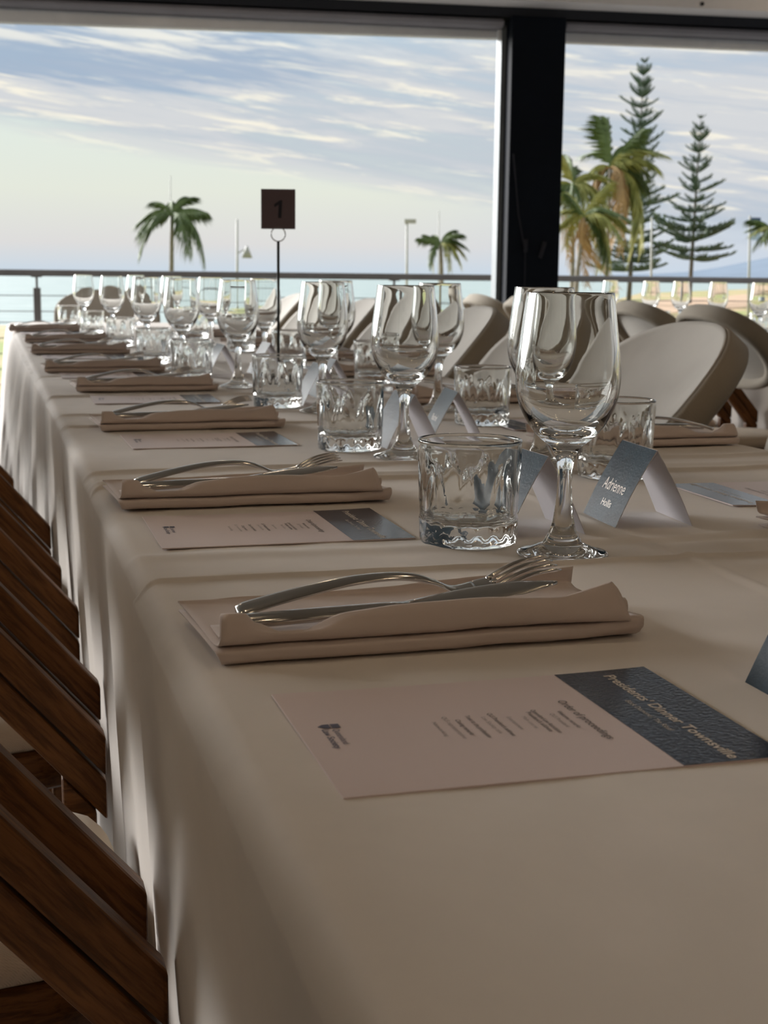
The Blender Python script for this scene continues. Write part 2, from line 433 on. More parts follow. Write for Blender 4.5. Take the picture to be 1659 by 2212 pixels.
# downlights in the ceiling
def downlight(x, y, label):
    d = empty('ceiling_downlight', (x, y, 2.72), label=label, cat='light', group='ceiling downlights')
    n = 20; v = []; f = []
    for k in range(n):
        a = 2 * pi * k / n
        v += [(0.085 * cos(a), 0.085 * sin(a), 0), (0.085 * cos(a), 0.085 * sin(a), -0.008), (0.062 * cos(a), 0.062 * sin(a), -0.010), (0.062 * cos(a), 0.062 * sin(a), 0)]
    for k in range(n):
        j = (k + 1) % n
        for q in range(3): f.append((k * 4 + q, j * 4 + q, j * 4 + q + 1, k * 4 + q + 1))
    mk('trim_ring', v, f, MT['white'], d, True)
    mk('diffuser', [(0.0615 * cos(2 * pi * k / n), 0.0615 * sin(2 * pi * k / n), -0.004) for k in range(n)], [tuple(range(n - 1, -1, -1))], MT['lamp'], d)
    L = bpy.data.lights.new('downlight_lamp', 'POINT'); L.shadow_soft_size = 0.05; L.energy = LAMP_W; L.color = (1.0, 0.78, 0.55)
    link('downlight_lamp', L, d, (0, 0, -0.075))
LAMP_W = 3.0
for j, (y, xs_) in enumerate(((-2.4, (-2.2, -0.6, 1.2, 3.0, 5.0)), (-0.6, (-2.2, -0.6, 1.2, 3.0, 5.0)), (1.2, (-2.2, -0.6, 1.2, 3.0, 5.0)), (6.35, (-2.6, -0.7, 1.0, 4.4, 6.2)))):  # the row nearest the sea is added to brighten the soffit beam
    for i, x in enumerate(xs_):
        downlight(x, y, 'round warm ceiling downlight, %s from the left in the %s row from the back wall' % (ORD[i], ORD[j]))

# ------------------------------------------------------------------ sea, land, hills
st(mk('trim_5', [(-30000, 20, -2.7), (30000, 20, -2.7), (30000, 40000, -2.7), (-30000, 40000, -2.7)], [(0, 1, 2, 3)], MT['sea'])).name = 'sea'
def cw(X_, Y_, z=0.0):            # camera-relative ground point (right, ahead) in metres
    p = R0 * X_ + FH * Y_; return (p.x, p.y, z)
ZG = -1.4
def px(x, y, Y):                   # point at distance Y ahead that the photograph shows at pixel (x, y)
    u, v = x - 829.5, y - 1106.0
    d = R0 * (u * cos(ROLL) + v * sin(ROLL)) + F0 * FPX - U0 * (-u * sin(ROLL) + v * cos(ROLL))
    return CAM + d * (Y / d.dot(FH))
sh = [(-90, 52), (-30, 60), (-10, 64), (8, 76), (13, 92), (17.5, 118), (26, 160), (40, 225), (70, 300), (150, 480), (300, 700)]
vt = [cw(x, y, ZG) for x, y in sh] + [cw(300, 20, ZG), cw(-90, 20, ZG)]
vb = [(p[0], p[1], ZG - 2.5) for p in vt]
nn = len(vt)
land = mk('lawn', vt + vb, [tuple(range(nn - 1, -1, -1))] + [(i, (i + 1) % nn, nn + (i + 1) % nn, nn + i) for i in range(nn)], MT['grass'])
tag(land, kind='structure')
path = [[(20, 108), (28, 150), (60, 232), (150, 400)], [(19.0, 96), (34, 128), (80, 190), (190, 330)]]
pv = [cw(x, y, ZG + 0.05) for x, y in path[0]] + [cw(x, y, ZG + 0.05) for x, y in path[1]]
pv += [(p[0], p[1], ZG - 0.2) for p in pv]
k = 4
pth = mk('sand_path', pv, [(i, i + 1, k + i + 1, k + i) for i in range(3)] + [(8 + i, 8 + k + i, 8 + k + i + 1, 8 + i + 1) for i in range(3)]
         + [(i, 8 + i, 8 + i + 1, i + 1) for i in range(3)] + [(k + i, k + i + 1, 8 + k + i + 1, 8 + k + i) for i in range(3)], MT['sand'])
tag(pth, kind='structure')
# far hills on the right: one ridge with depth
hv = []; hp = [(1180, 596), (1300, 594), (1400, 592), (1500, 586), (1560, 576), (1610, 566), (1659, 556), (1760, 540), (1900, 548), (2100, 560), (2300, 590)]
for (x, y) in hp:
    p = px(x, y, 9000); hv.append((p.x, p.y, p.z))
nb = len(hp); f_ = FH
hv2 = [tuple(Vector(p) + f_ * 2500 - Vector((0, 0, 1)) * (p[2] + 3)) for p in hv]
hv1 = [tuple(Vector(p) - f_ * 1800 - Vector((0, 0, 1)) * (p[2] + 3)) for p in hv]
hl = mk('far_hills', hv1 + hv + hv2, [(i, i + 1, nb + i + 1, nb + i) for i in range(nb - 1)] + [(nb + i, nb + i + 1, 2 * nb + i + 1, 2 * nb + i) for i in range(nb - 1)], MT['hill'], smooth=True)
tag(hl, kind='structure')

# ------------------------------------------------------------------ palms, pines, poles
def frond_mesh(name, mat, L=1.0, droop=0.5, seed=0, wide=0.42):
    rnd = random.Random(seed); v = []; f = []; n = 30
    pts = []
    for i in range(n + 1):
        t_ = i / n
        pts.append(Vector((L * t_ * (1 - 0.22 * droop * t_), 0, L * (0.34 * t_ - droop * 0.98 * t_ * t_))))
    g = G().tube(pts[::3], [0.022 * L * (1 - 0.8 * i / 11) for i in range(len(pts[::3]))], 4)
    for i in range(3, n + 1):
        t_ = i / n; w = wide * L * (0.30 + 0.70 * sin(pi * min(1, t_ * 0.80 + 0.10))) * rnd.uniform(0.8, 1.15)
        d = (pts[i] - pts[i - 1]).normalized()
        for s in (-1, 1):
            tip = pts[i] + d * w * 0.55 + Vector((0, s * w * rnd.uniform(0.25, 0.6), -w * rnd.uniform(0.55, 1.0)))
            o = d * 0.028 * L; mid = pts[i] * 0.45 + tip * 0.55 + Vector((0, s * 0.03 * w, 0.10 * w))
            g.add([pts[i] - o, pts[i] + o, mid + o * 0.9, tip, mid - o * 0.9], [(0, 1, 2, 3, 4)])
    me = bpy.data.meshes.new(name); me.from_pydata(g.v, [], g.f); me.materials.append(mat); me.update()
    return me
FR = [frond_mesh('frond', MT['frond'], droop=d, seed=i) for i, d in enumerate((0.25, 0.6, 0.95, 1.2))]
FY = [frond_mesh('frond', MT['frondy'], droop=d, seed=i + 9) for i, d in enumerate((0.3, 0.7, 1.0, 1.3))]
FB = [frond_mesh('frond', MT['frondb'], droop=d, seed=i + 19) for i, d in enumerate((0.9, 1.3, 1.5, 1.7))]
def palm(xb, yc_px, xc, Y, Lpx, label, spec, lean=0.0, wind=0.0, tr=0.09):
    """crown centre at pixel (xc, yc_px), trunk under pixel column xb; spec: list of (mesh set, droop index, azimuth deg, length factor, lift deg)"""
    b = px(xb, 640, Y); b.z = ZG; c = px(xc, yc_px, Y)
    o = empty('palm_tree', b, label=label, cat='palm', group='palms on the foreshore')
    c = c - b
    pts = [(c.x * t_ * t_, c.y * t_, c.z * t_) for t_ in [i / 8 for i in range(9)]]
    G().tube(pts, [tr * (1.5 - 0.7 * i / 8) for i in range(9)], 8).make('trunk', MT['trunk'], o, True)
    L = Lpx * Y / FPX
    for (ms, di, a, k, lift) in spec:
        fo = link('frond', ms[di], o, c, (0, -radians(lift), radians(a) - YAW)); fo.scale = (L * k,) * 3
    return o
# azimuth: 0 = right in the photo, 180 = left, 90 = away, 270 = towards the camera
palm(370, 466, 372, 62, 84, 'dark green palm seen above the railing left of the number sign',
     [(FR, 1, 175, 1.0, -10), (FR, 2, 200, 1.0, 10), (FR, 2, 165, 1.0, 25), (FR, 3, 190, 1.15, 0), (FR, 3, 215, 1.0, 15), (FR, 1, 150, 0.8, 45), (FR, 1, 30, 0.85, 55), (FR, 1, 60, 0.8, 60), (FR, 1, 5, 1.0, 20),
      (FR, 0, 350, 0.95, 0), (FR, 2, 330, 1.1, 0), (FR, 3, 300, 1.2, 5), (FR, 3, 20, 1.25, -5), (FR, 3, 340, 1.0, -12), (FR, 2, 240, 0.9, 20), (FR, 1, 100, 0.8, 50)])
palm(955, 527, 952, 62, 56, 'small green palm seen above the railing left of the navy pillar',
     [(FR, 0, 178, 0.95, 8), (FR, 0, 160, 0.8, 22), (FR, 3, 200, 0.9, -15), (FR, 3, 230, 0.95, 0), (FY, 3, 185, 0.85, -20), (FR, 1, 20, 0.85, 60), (FR, 1, 350, 1.0, 40), (FY, 2, 10, 1.05, 15), (FY, 3, 335, 1.0, 10),
      (FR, 2, 0, 1.0, 30), (FY, 3, 300, 1.0, 0), (FR, 2, 45, 0.9, 40), (FR, 1, 120, 0.7, 50), (FR, 2, 15, 0.95, 0)])
def pspec(rnd, n, sets, lo, hi):
    return [(rnd.choice(sets), rnd.randrange(1, 4), 360 * i / n + rnd.uniform(-14, 14), rnd.uniform(0.8, 1.1), rnd.uniform(lo, hi)) for i in range(n)]
r_ = random.Random(3)
WR_ = [330, 345, 0, 12, 25, 40, 350, 20]            # fronds blown towards the right
def wspec(rnd, n, sets, lo, hi, k=0.75):
    out = []
    for i in range(n):
        az_ = rnd.choice(WR_) + rnd.uniform(-12, 12) if rnd.random() < k else rnd.uniform(0, 360)
        out.append((rnd.choice(sets), rnd.randrange(0, 4), az_, rnd.uniform(0.75, 1.1), rnd.uniform(lo, hi)))
    return out
palm(1236, 402, 1238, 62, 100, 'yellow green palm just right of the navy pillar, leftmost of the tall palms',
     [(FY, 0, 170, 0.95, 62), (FR, 1, 100, 1.0, 66), (FY, 3, 185, 0.9, 25), (FB, 3, 190, 1.0, -5), (FR, 3, 200, 0.95, 5), (FR, 2, 80, 0.8, 70), (FY, 2, 20, 0.9, 50), (FR, 3, 260, 1.0, 10), (FY, 3, 300, 1.1, -5), (FB, 3, 230, 1.1, -25), (FY, 3, 10, 0.9, 20), (FY, 3, 330, 1.1, 0)])
palm(1241, 470, 1262, 57, 92, 'lower bushy yellow green palm beneath the two tall palms',
     wspec(r_, 12, [FY, FR, FY], -15, 50, 0.6) + [(FB, 3, 250, 1.1, -45), (FB, 3, 200, 1.2, -55), (FR, 3, 0, 1.2, -15), (FR, 2, 345, 1.1, -25), (FY, 2, 170, 0.8, 40)])
palm(1309, 362, 1318, 67.5, 122, 'tall windswept palm with brown lower fronds in front of the taller pine',
     wspec(r_, 13, [FR, FR, FY], 10, 70, 0.8) + [(FR, 0, 130, 0.95, 66), (FR, 0, 110, 0.9, 72), (FB, 3, 30, 1.05, -25), (FB, 2, 340, 1.0, -20), (FB, 3, 190, 0.9, -15), (FY, 3, 350, 1.25, -20), (FB, 3, 300, 1.0, -10), (FY, 3, 200, 0.8, 10), (FY, 3, 10, 1.2, -10), (FY, 2, 355, 1.2, -25)])
palm(1668, 505, 1672, 62, 62, 'small green palm cut off by the right edge beside the banner pole', pspec(r_, 12, [FR, FR, FY], 0, 50))

def pine_branch(seed):
    rnd = random.Random(seed); g = G()
    pts = [Vector((t_, 0, -0.10 * t_ + 0.24 * t_ * t_)) for t_ in [i / 10 for i in range(11)]]
    g.tube(pts, [0.020 * (1 - 0.7 * i / 10) for i in range(11)], 4)
    for i in range(4, 30):
        t_ = i / 29; p = Vector((t_, 0, -0.10 * t_ + 0.24 * t_ * t_))
        w = 0.15 * sin(pi * min(1, 0.12 + 0.84 * t_)) + 0.03
        for s in (-1, 1):
            tip = p + Vector((0.10 + 0.05 * rnd.random(), s * w * rnd.uniform(0.7, 1.2), 0.11 * rnd.uniform(0.4, 1.3)))
            q = Vector((0.021, 0, 0)); z_ = Vector((0, 0, 0.019))
            g.add([p - q, p + q, tip + z_, tip - z_], [(0, 1, 2, 3)])
            g.add([p - z_ * 1.2, p + z_ * 1.2, tip + q, tip - q], [(0, 1, 2, 3)])
    me = bpy.data.meshes.new('branch'); me.from_pydata(g.v, [], g.f); me.materials.append(MT['pine']); me.update()
    return me
PB = [pine_branch(i) for i in range(4)]
def pine(xb, xt, yt, Y, label, prof, tiers, seed):
    rnd = random.Random(seed)
    b = px(xb, 640, Y); b.z = ZG; tp = px(xt, yt, Y) - b
    o = empty('norfolk_pine', b, label=label, cat='pine tree', group='tall pines on the foreshore')
    G().tube([(tp.x * i / 6, tp.y * i / 6, tp.z * i / 6) for i in range(7)], [0.24 * (1 - 0.93 * i / 6) for i in range(7)], 8).make('trunk', MT['bark'], o, True)
    s = Y / FPX
    for i in range(tiers):
        t_ = i / (tiers - 1)
        y = yt + 8 + (prof[-1][0] - yt - 8) * t_ ** 0.92
        for a, b_ in zip(prof, prof[1:]):
            if a[0] <= y <= b_[0]: w = a[1] + (b_[1] - a[1]) * (y - a[0]) / (b_[0] - a[0])
        fr = max(0.02, (px(xb, y, Y).z - b.z) / tp.z)
        n = 6; ph = rnd.uniform(0, 2 * pi)
        for k in range(n):
            L = w * s * rnd.uniform(0.6, 1.15)
            lift = 34 - 34 * t_ + rnd.uniform(-9, 9)
            br = link('branch', PB[rnd.randrange(4)], o, tp * fr, (0, -radians(lift), ph + 2 * pi * k / n + rnd.uniform(-0.2, 0.2)))
            br.scale = (L, L * (0.9 if w > 40 else 1.25), L * (0.9 if w > 40 else 1.2))
    return o
pine(1358, 1393, 128, 125, 'tallest Norfolk pine rising behind the windswept palms', [(128, 10), (170, 30), (220, 42), (300, 52), (400, 56), (440, 82), (500, 60), (585, 84)], 22, 1)
pine(1489, 1514, 248, 135, 'shorter Norfolk pine, right of the tallest pine', [(248, 8), (300, 30), (400, 50), (470, 58), (500, 88), (560, 84)], 15, 2)

def lamp_pole(xb, yt, Y, label, arm=None, r=0.07):
    b = px(xb, 640, Y); b.z = ZG; t_ = px(xb, yt, Y) - b
    o = empty('lamp_pole', b, label=label, cat='lamp post', group='poles along the foreshore')
    G().tube([(0, 0, 0), tuple(t_)], [r, r * 0.7], 8).make('pole', MT['pole'], o, True)
    G().tube([(0, 0, 0), (0, 0, 0.25)], [r * 2, r * 1.6], 8).make('base', MT['pole'], o, True)
    if arm == 'head':
        c = t_; G().hexa([tuple(c + R0 * a + FH * d_ + Vector((0, 0, h))) for h in (-0.10, 0.10) for a, d_ in ((-0.12, -0.1), (0.42, -0.1), (0.42, 0.1), (-0.12, 0.1))]).make('lamp_head', MT['pole'], o, bevel=0.02)
    if arm == 'shade':
        c = t_ * 0.68; e_ = c + R0 * 0.45
        G().tube([tuple(c), tuple(e_ + Vector((0, 0, 0.25)))], 0.03, 6).make('arm', MT['pole'], o)
        G().tube([tuple(e_ - Vector((0, 0, 0.2))), tuple(e_ + Vector((0, 0, 0.35)))], [0.26, 0.05], 10).make('lamp_shade', MT['pole'], o, True)
    return o
lamp_pole(512, 474, 66, 'slim pale lamp post with a side shade, between the left palm and the number sign', 'shade')
lamp_pole(879, 478, 66, 'pale lamp post with a flat head left of the small palm', 'head')
lamp_pole(368, 380, 72, 'thin tall mast standing behind the dark green left palm', r=0.035)
lamp_pole(948, 455, 72, 'thin tall mast standing behind the small palm', r=0.035)
lamp_pole(1408, 470, 70, 'slim pale post between the two pines')
bp_ = lamp_pole(1620, 466, 66, 'pale pole hung with blue banners at the right edge')
bp_b = px(1620, 640, 66); bp_b.z = ZG
for (y0, y1, m) in ((470, 488, 'banner'), (500, 519, 'bannerw')):
    a = px(1622, y0, 66) - bp_b; b_ = px(1643, y1, 66) - bp_b
    w = R0 * (21 * 66 / FPX)
    vv = []
    for d_ in (-0.012, 0.012):
        for q in (Vector((a.x, a.y, b_.z)), Vector((a.x, a.y, b_.z)) + w, Vector((a.x, a.y, a.z)) + w, Vector((a.x, a.y, a.z))): vv.append(q + FH * d_)
    mk('banner', vv, [(0, 1, 2, 3), (7, 6, 5, 4), (0, 4, 5, 1), (1, 5, 6, 2), (2, 6, 7, 3), (3, 7, 4, 0)], MT[m], bp_)
# a white and blue box standing on the grass at the far right
cb = px(1648, 706, 70); cb.z = ZG
cb = empty('picnic_box', cb, -YAW, label='blurred white and blue box with an orange base on the grass at far right', cat='box')
G().box(-0.62, 0.9, -0.3, 0.3, 0.0, 0.2).make('base', MT['orangep'], cb, bevel=0.03)
G().box(-0.62, -0.20, -0.3, 0.3, 0.2, 0.72).make('end_panel', MT['white'], cb, bevel=0.04)
G().box(-0.199, 0.9, -0.28, 0.28, 0.2, 0.70).make('body', MT['bluep'], cb, bevel=0.04)

# ------------------------------------------------------------------ tables and cloths
UL, UR, ZT = 0.100, 0.980, 0.750
def trestle(x0, x1, y0, y1, label):
    o = empty('trestle_table', ((x0 + x1) / 2, (y0 + y1) / 2, 0), label=label, cat='table', group='trestle tables under the cloths')
    a, b_ = (x1 - x0) / 2 - 0.022, (y1 - y0) / 2 - 0.02
    G().box(-a, a, -b_, b_, 0.705, 0.742).make('tabletop', MT['tabletop'], o, bevel=0.006)
    for sx in (-1, 1):
        for sy in (-1, 1):
            G().tube([(sx * (a - 0.14), sy * (b_ - 0.2), 0.0), (sx * (a - 0.14), sy * (b_ - 0.2), 0.705)], 0.014, 8).make('leg', MT['rail'], o, True)
    return o

def cloth(name, x0, x1, y0, y1, lift, seed, label, foldA, res=0.0085, creases=(), ctr=None, wr=None, hem=0.05, flare=True):
    r = 0.013; prof = []
    nd = 34
    for i in range(nd): prof.append((x0, hem + (ZT - r - hem) * i / nd, 'L'))
    for i in range(7):
        a = pi - (pi / 2) * i / 6; prof.append((x0 + r + r * cos(a), ZT - r + r * sin(a), 'L' if i < 2 else 'T'))
    nt_ = int((x1 - x0 - 2 * r) / res)
    xs = set(x0 + r + (x1 - x0 - 2 * r) * i / nt_ for i in range(1, nt_))
    if ctr is not None: xs |= set(ctr + 0.006 * q for q in (-2.2, -1.5, -1, -0.6, -0.3, 0, 0.3, 0.6, 1, 1.5, 2.2))
    for x in sorted(xs): prof.append((x, ZT, 'T'))
    for i in range(7):
        a = pi / 2 - (pi / 2) * i / 6; prof.append((x1 - r + r * cos(a), ZT - r + r * sin(a), 'R' if i > 4 else 'T'))
    for i in range(nd - 1, -1, -1): prof.append((x1, hem + (ZT - r - hem) * i / nd, 'R'))
    nv = int((y1 - y0) / (res * 1.25)); V = []
    ys = set(y0 + (y1 - y0) * j / nv for j in range(nv + 1))
    for (yc, h, w, sl) in creases:
        ys |= set(yc + w * q for q in (-2.4, -1.8, -1.3, -0.9, -0.6, -0.3, 0, 0.3, 0.6, 0.9, 1.3, 1.8, 2.4) if y0 < yc + w * q < y1)
    ys = sorted(ys); ys = [y for i, y in enumerate(ys) if i in (0, len(ys) - 1) or y - ys[i - 1] > 0.0006]
    nv = len(ys) - 1
    for y in ys:
        for (x, z, tg) in prof:
            X_, Z_ = x, z
            if tg == 'T':
                Z_ += lift + 0.0007 * vnoise(x * 9, y * 7, seed) + 0.0005 * vnoise(x * 30, y * 16, seed + 3)
                if ctr is not None: 
                    d = (x - ctr) / 0.006; Z_ += 0.0016 * exp(-d * d)
                for (yc, h, w, sl) in creases:
                    d = (y - yc - sl * (x - 0.5) - 0.004 * vnoise(x * 6, yc * 5, seed)) / w; Z_ += h * exp(-d * d)
                if wr:
                    for (yc, xa, xb, h, w, sl) in wr:
                        if xa < x < xb:
                            t_ = sin(pi * (x - xa) / (xb - xa)); d = (y - yc - sl * (x - xa) - 0.01 * sin((x - xa) * 16)) / w
                            Z_ += h * t_ * exp(-d * d)
                # ripple of the drape's pleats where they start at the edge
                e_ = min(x - x0, x1 - x); 
                if e_ < 0.05: Z_ -= (1 - e_ / 0.05) ** 2 * 0.006 * max(0, fold(y, seed)) * min(1, foldA / 0.02)
            else:
                h = (ZT - z) / 0.7
                s = -1 if tg == 'L' else 1
                off = foldA * (h ** 0.75) * fold(y, seed) + lift * 1.6
                off += (0.0015 if foldA < 0.003 else 0.004) * h * vnoise(y * 4, z * 3, seed + 5)
                if tg == 'L' and flare: off += 0.085 * h ** 0.6 * min(1, max(0, (y - 2.3) / 1.4))
                X_ += s * (off - 0.016 * min(1, h * 2.2))
            V.append((X_, y, Z_))
    o = mk(name, V, [tuple(q) for q in grid_faces(nv + 1, len(prof))], MT['cloth'], None, True)
    m = o.modifiers.new('hem', 'SOLIDIFY'); m.thickness = 0.0012; m.offset = -1
    tag(o, label, 'tablecloth', 'white tablecloths on the long table')
    return o
def fold(y, seed):
    a = y * 46 + 2.2 * vnoise(y * 3.1, 0.5, seed) + 1.1 * vnoise(y * 9, 2.5, seed)
    v = sin(a) * 0.65 + 0.35 * sin(a * 0.43 + 1.3 * seed)
    return v * (0.55 + 0.45 * vnoise(y * 2.3, 7.7, seed + 1))
cloth('tablecloth', UL, UR, -0.6, 0.985, 0.0034, 1, 'off-white cloth over the near end of the table, under the nearest menu', 0.0018, 0.009,
      creases=((0.981, 0.0030, 0.0038, 0.0),), ctr=0.523, wr=((0.93, 0.52, 0.98, 0.006, 0.012, 0.02), (0.89, 0.56, 0.98, 0.005, 0.012, -0.03), (0.955, 0.60, 0.98, 0.004, 0.010, 0.01)))
cloth('tablecloth', UL, UR, 0.986, 2.065, 0.0008, 2, 'off-white cloth with cross creases under the second and third menus', 0.013, 0.010,
      creases=((0.9885, -0.0042, 0.0040, 0.0), (1.46, 0.0042, 0.007, 0.0), (1.50, 0.0022, 0.012, 0.02), (1.57, 0.004, 0.010, 0.0), (1.07, 0.002, 0.014, -0.02), (2.045, 0.0030, 0.008, 0.0)), ctr=0.523,
      wr=((1.02, 0.45, 0.98, 0.004, 0.014, 0.03), (1.07, 0.55, 0.98, 0.003, 0.012, -0.02)))
cloth('tablecloth', UL, UR, 2.066, 4.085, 0.0002, 3, 'pale cloth with deep side pleats under the middle places of the table', 0.022, 0.013,
      creases=((2.22, 0.003, 0.010, 0.0), (2.55, 0.004, 0.010, 0.0), (3.05, 0.003, 0.010, 0.0)), ctr=0.523)
cloth('tablecloth', UL, UR, 4.086, 6.35, 0.0, 4, 'pale cloth with deep side pleats at the far end of the table', 0.024, 0.015, ctr=0.523)
trestle(UL, UR, -0.55, 2.05, 'trestle table under the cloth at the near end of the long table')
trestle(UL, UR, 2.07, 4.2, 'trestle table under the cloth at the middle of the long table')
trestle(UL, UR, 4.22, 6.3, 'trestle table under the cloth at the far end of the long table')
c2 = cloth('tablecloth', 2.50, 3.30, 3.4, 6.6, 0.0, 5, 'pale cloth on the second table beyond the chairs on the right', 0.022, 0.02, flare=False)
c2['group'] = 'cloth on the second table'
trestle(2.50, 3.30, 3.45, 6.55, 'trestle table under the cloth of the second table on the right')

# ------------------------------------------------------------------ glassware
def lathe_parts(prof, splits, n, root, names, mod=None):
    """prof: closed-body profile (r, z) from the outer bottom centre round to the inner bottom centre; splits: index ranges per part"""
    m = len(prof); nr = []
    for i in range(m):
        a, b_ = prof[max(0, i - 1)], prof[min(m - 1, i + 1)]
        d = (b_[0] - a[0], b_[1] - a[1]); l = sqrt(d[0] ** 2 + d[1] ** 2) or 1
        nr.append((d[1] / l, -d[0] / l))
    for nm, rngs in zip(names, splits):
        v, f, no = [], [], []
        for (a, b_) in rngs:
            o0 = len(v); k = b_ - a + 1
            for q in range(n):
                th = 2 * pi * q / n
                for i in range(a, b_ + 1):
                    r, z = prof[i]
                    if mod: r = mod(i, r, z, th)
                    v.append((r * cos(th), r * sin(th), z)); no.append((nr[i][0] * cos(th), nr[i][0] * sin(th), nr[i][1]))
            for q in range(n):
                for i in range(k - 1):
                    p = o0 + q * k + i; p2 = o0 + ((q + 1) % n) * k + i
                    f.append((p, p2, p2 + 1, p + 1))
        mk(nm, v, f, MT['glass'], root, True, normals=None if mod else no)

def smooth_prof(pts, k=5):
    out = []
    n = len(pts)
    for i in range(n - 1):
        p0, p1, p2, p3 = pts[max(0, i - 1)], pts[i], pts[i + 1], pts[min(n - 1, i + 2)]
        for j in range(k):
            t_ = j / k
            out.append(tuple(0.5 * ((2 * p1[c]) + (-p0[c] + p2[c]) * t_ + (2 * p0[c] - 5 * p1[c] + 4 * p2[c] - p3[c]) * t_ ** 2 + (-p0[c] + 3 * p1[c] - 3 * p2[c] + p3[c]) * t_ ** 3) for c in (0, 1)))
    out.append(pts[-1]); return out

def make_wine():
    root = empty('wine_glass', (0, 0, 0))
    foot_o = smooth_prof([(0.0003, 0.0015), (0.020, 0.0012), (0.034, 0.0002), (0.0362, 0.0014), (0.0345, 0.0034), (0.026, 0.0058), (0.016, 0.0100)], 4)
    stem_o = smooth_prof([(0.016, 0.0100), (0.0105, 0.0205), (0.0075, 0.034), (0.0060, 0.052), (0.0060, 0.068), (0.0085, 0.080), (0.0125, 0.087)], 4)
    bowl_o = smooth_prof([(0.0125, 0.087), (0.022, 0.0945), (0.0315, 0.1065), (0.0385, 0.1225), (0.0408, 0.1400), (0.0397, 0.158), (0.0370, 0.180), (0.0340, 0.2035), (0.0336, 0.2050), (0.0330, 0.2050), (0.0326, 0.2035),
                          (0.0353, 0.180), (0.0378, 0.158), (0.0387, 0.1400), (0.0362, 0.1245), (0.0292, 0.1110), (0.0195, 0.1015), (0.010, 0.0980), (0.0003, 0.0970)], 5)
    prof = foot_o + stem_o[1:] + bowl_o[1:]
    a, b_ = len(foot_o) - 1, len(foot_o) + len(stem_o) - 2
    lathe_parts(prof, [[(0, a)], [(a, b_)], [(b_, len(prof) - 1)]], 56, root, ['foot', 'stem', 'bowl'])
    return root

def make_tumbler():
    root = empty('tumbler', (0, 0, 0))
    outer = [(0.0003, 0.0030), (0.030, 0.0022), (0.0372, 0.0004), (0.0395, 0.0016), (0.0402, 0.0045), (0.0405, 0.0075), (0.0407, 0.0105), (0.0408, 0.0140), (0.0410, 0.0175), (0.0411, 0.021)]
    base_end = len(outer) - 1
    outer += [(0.0411 + 0.0015 * i / 16, 0.021 + 0.0622 * i / 16) for i in range(1, 17)]
    inner = [(0.0428, 0.0850), (0.0423, 0.0862), (0.0414, 0.0862), (0.0410, 0.0850)] + [(0.0410 - 0.0020 * i / 12, 0.083 - 0.0565 * i / 12) for i in range(13)]
    inner += [(0.0368, 0.0225), (0.0335, 0.0195)]
    i1 = len(outer) + len(inner) - 1
    floor_ = [(0.0260, 0.0178), (0.0180, 0.0172), (0.0090, 0.0166), (0.0003, 0.0164)]
    prof = outer + inner + floor_
    n = 108
    def mod(i, r, z, th):
        if i > base_end + 16 or r < 0.03: 
            return r
        if i <= base_end:                               # cut diamonds round the heavy base
            t_ = min(1, max(0, (z - 0.001) / 0.008)) * min(1, max(0, (0.0215 - z) / 0.006))
            return r - 0.0016 * t_ * abs(((th * 18 / (2 * pi) + (0.5 if z > 0.0095 else 0)) % 1) * 2 - 1)
        c = abs(cos(th * 4.5)); zt = 0.024 + 0.046 * c  # tall pointed flutes
        if z < zt: 
            q = min(1, (zt - z) / 0.010); return r - 0.0020 * q * c
        return r
    lathe_parts(prof, [[(base_end, i1)], [(0, base_end), (i1, len(prof) - 1)]], n, root, ['glass_wall', 'glass_base'], mod)
    return root

ZC = ZT + 0.0022
wg0, tb0 = make_wine(), make_tumbler()
snap_kids()
used = {}
def place(proto, key, x, y, z, rz, label, cat, group, rx=0.0):
    o = proto if key not in used else copy_tree(proto)
    used[key] = 1
    o.location = (x, y, z); o.rotation_euler = (rx, 0, rz)
    return tag(o, label, cat, group)
def zc(y): return ZT + (0.0042 if y < 0.99 else 0.0025)
WL = [(.435, 1.02), (.482, 1.625), (.516, 2.20), (.47, 2.72), (.43, 3.23), (.424, 3.90), (.405, 4.75), (.37, 5.60)]
for i, (x, y) in enumerate(WL):
    lab = ['nearest and largest wine glass, standing between the nearest tumbler and the blue tent card', 'left-row wine glass, second from the camera, stem beside a blue tent card',
           'left-row wine glass, third from the camera, right of the number sign rod', 'left-row wine glass, fourth from the camera, left of the number sign rod'][i] if i < 4 else 'blurred wine glass, %s from the camera in the left row' % ORD[i]
    place(wg0, 'w', x, y, zc(y), i * 0.7, lab, 'wine glass', 'wine glasses on the long table')
WR = [(.62, 1.53), (.71, 2.2), (.683, 2.8), (.653, 3.4), (.63, 4.1), (.62, 4.9), (.61, 6.0)]
for i, (x, y) in enumerate(WR):
    place(wg0, 'w', x, y, zc(y), i * 0.9, ('right-row wine glass seen just behind the nearest glass, before the navy pillar' if i == 0 else 'wine glass, %s from the camera in the right row' % ORD[i]), 'wine glass', 'wine glasses on the long table')
for i, (x, y) in enumerate([(2.80, 6.1), (2.78, 5.64), (2.85, 5.5), (2.85, 5.18), (2.75, 4.68)]):
    place(wg0, 'w', x, y, ZT + 0.001, i, 'wine glass on the second table, %s from the left beyond the pillar' % ORD[i], 'wine glass', 'wine glasses on the second table')
TL = [(.379, 1.087), (.438, 1.716), (.463, 2.298), (.40, 2.86), (.39, 3.45), (.39, 4.3), (.355, 5.0), (.32, 5.75)]
for i, (x, y) in enumerate(TL):
    place(tb0, 't', x, y, zc(y), 0.2 + i * 0.5, ('nearest fluted tumbler, in front of a blue tent card left of the nearest wine glass' if i == 0 else 'fluted tumbler, %s from the camera in the left row' % ORD[i]), 'tumbler', 'tumblers on the long table')
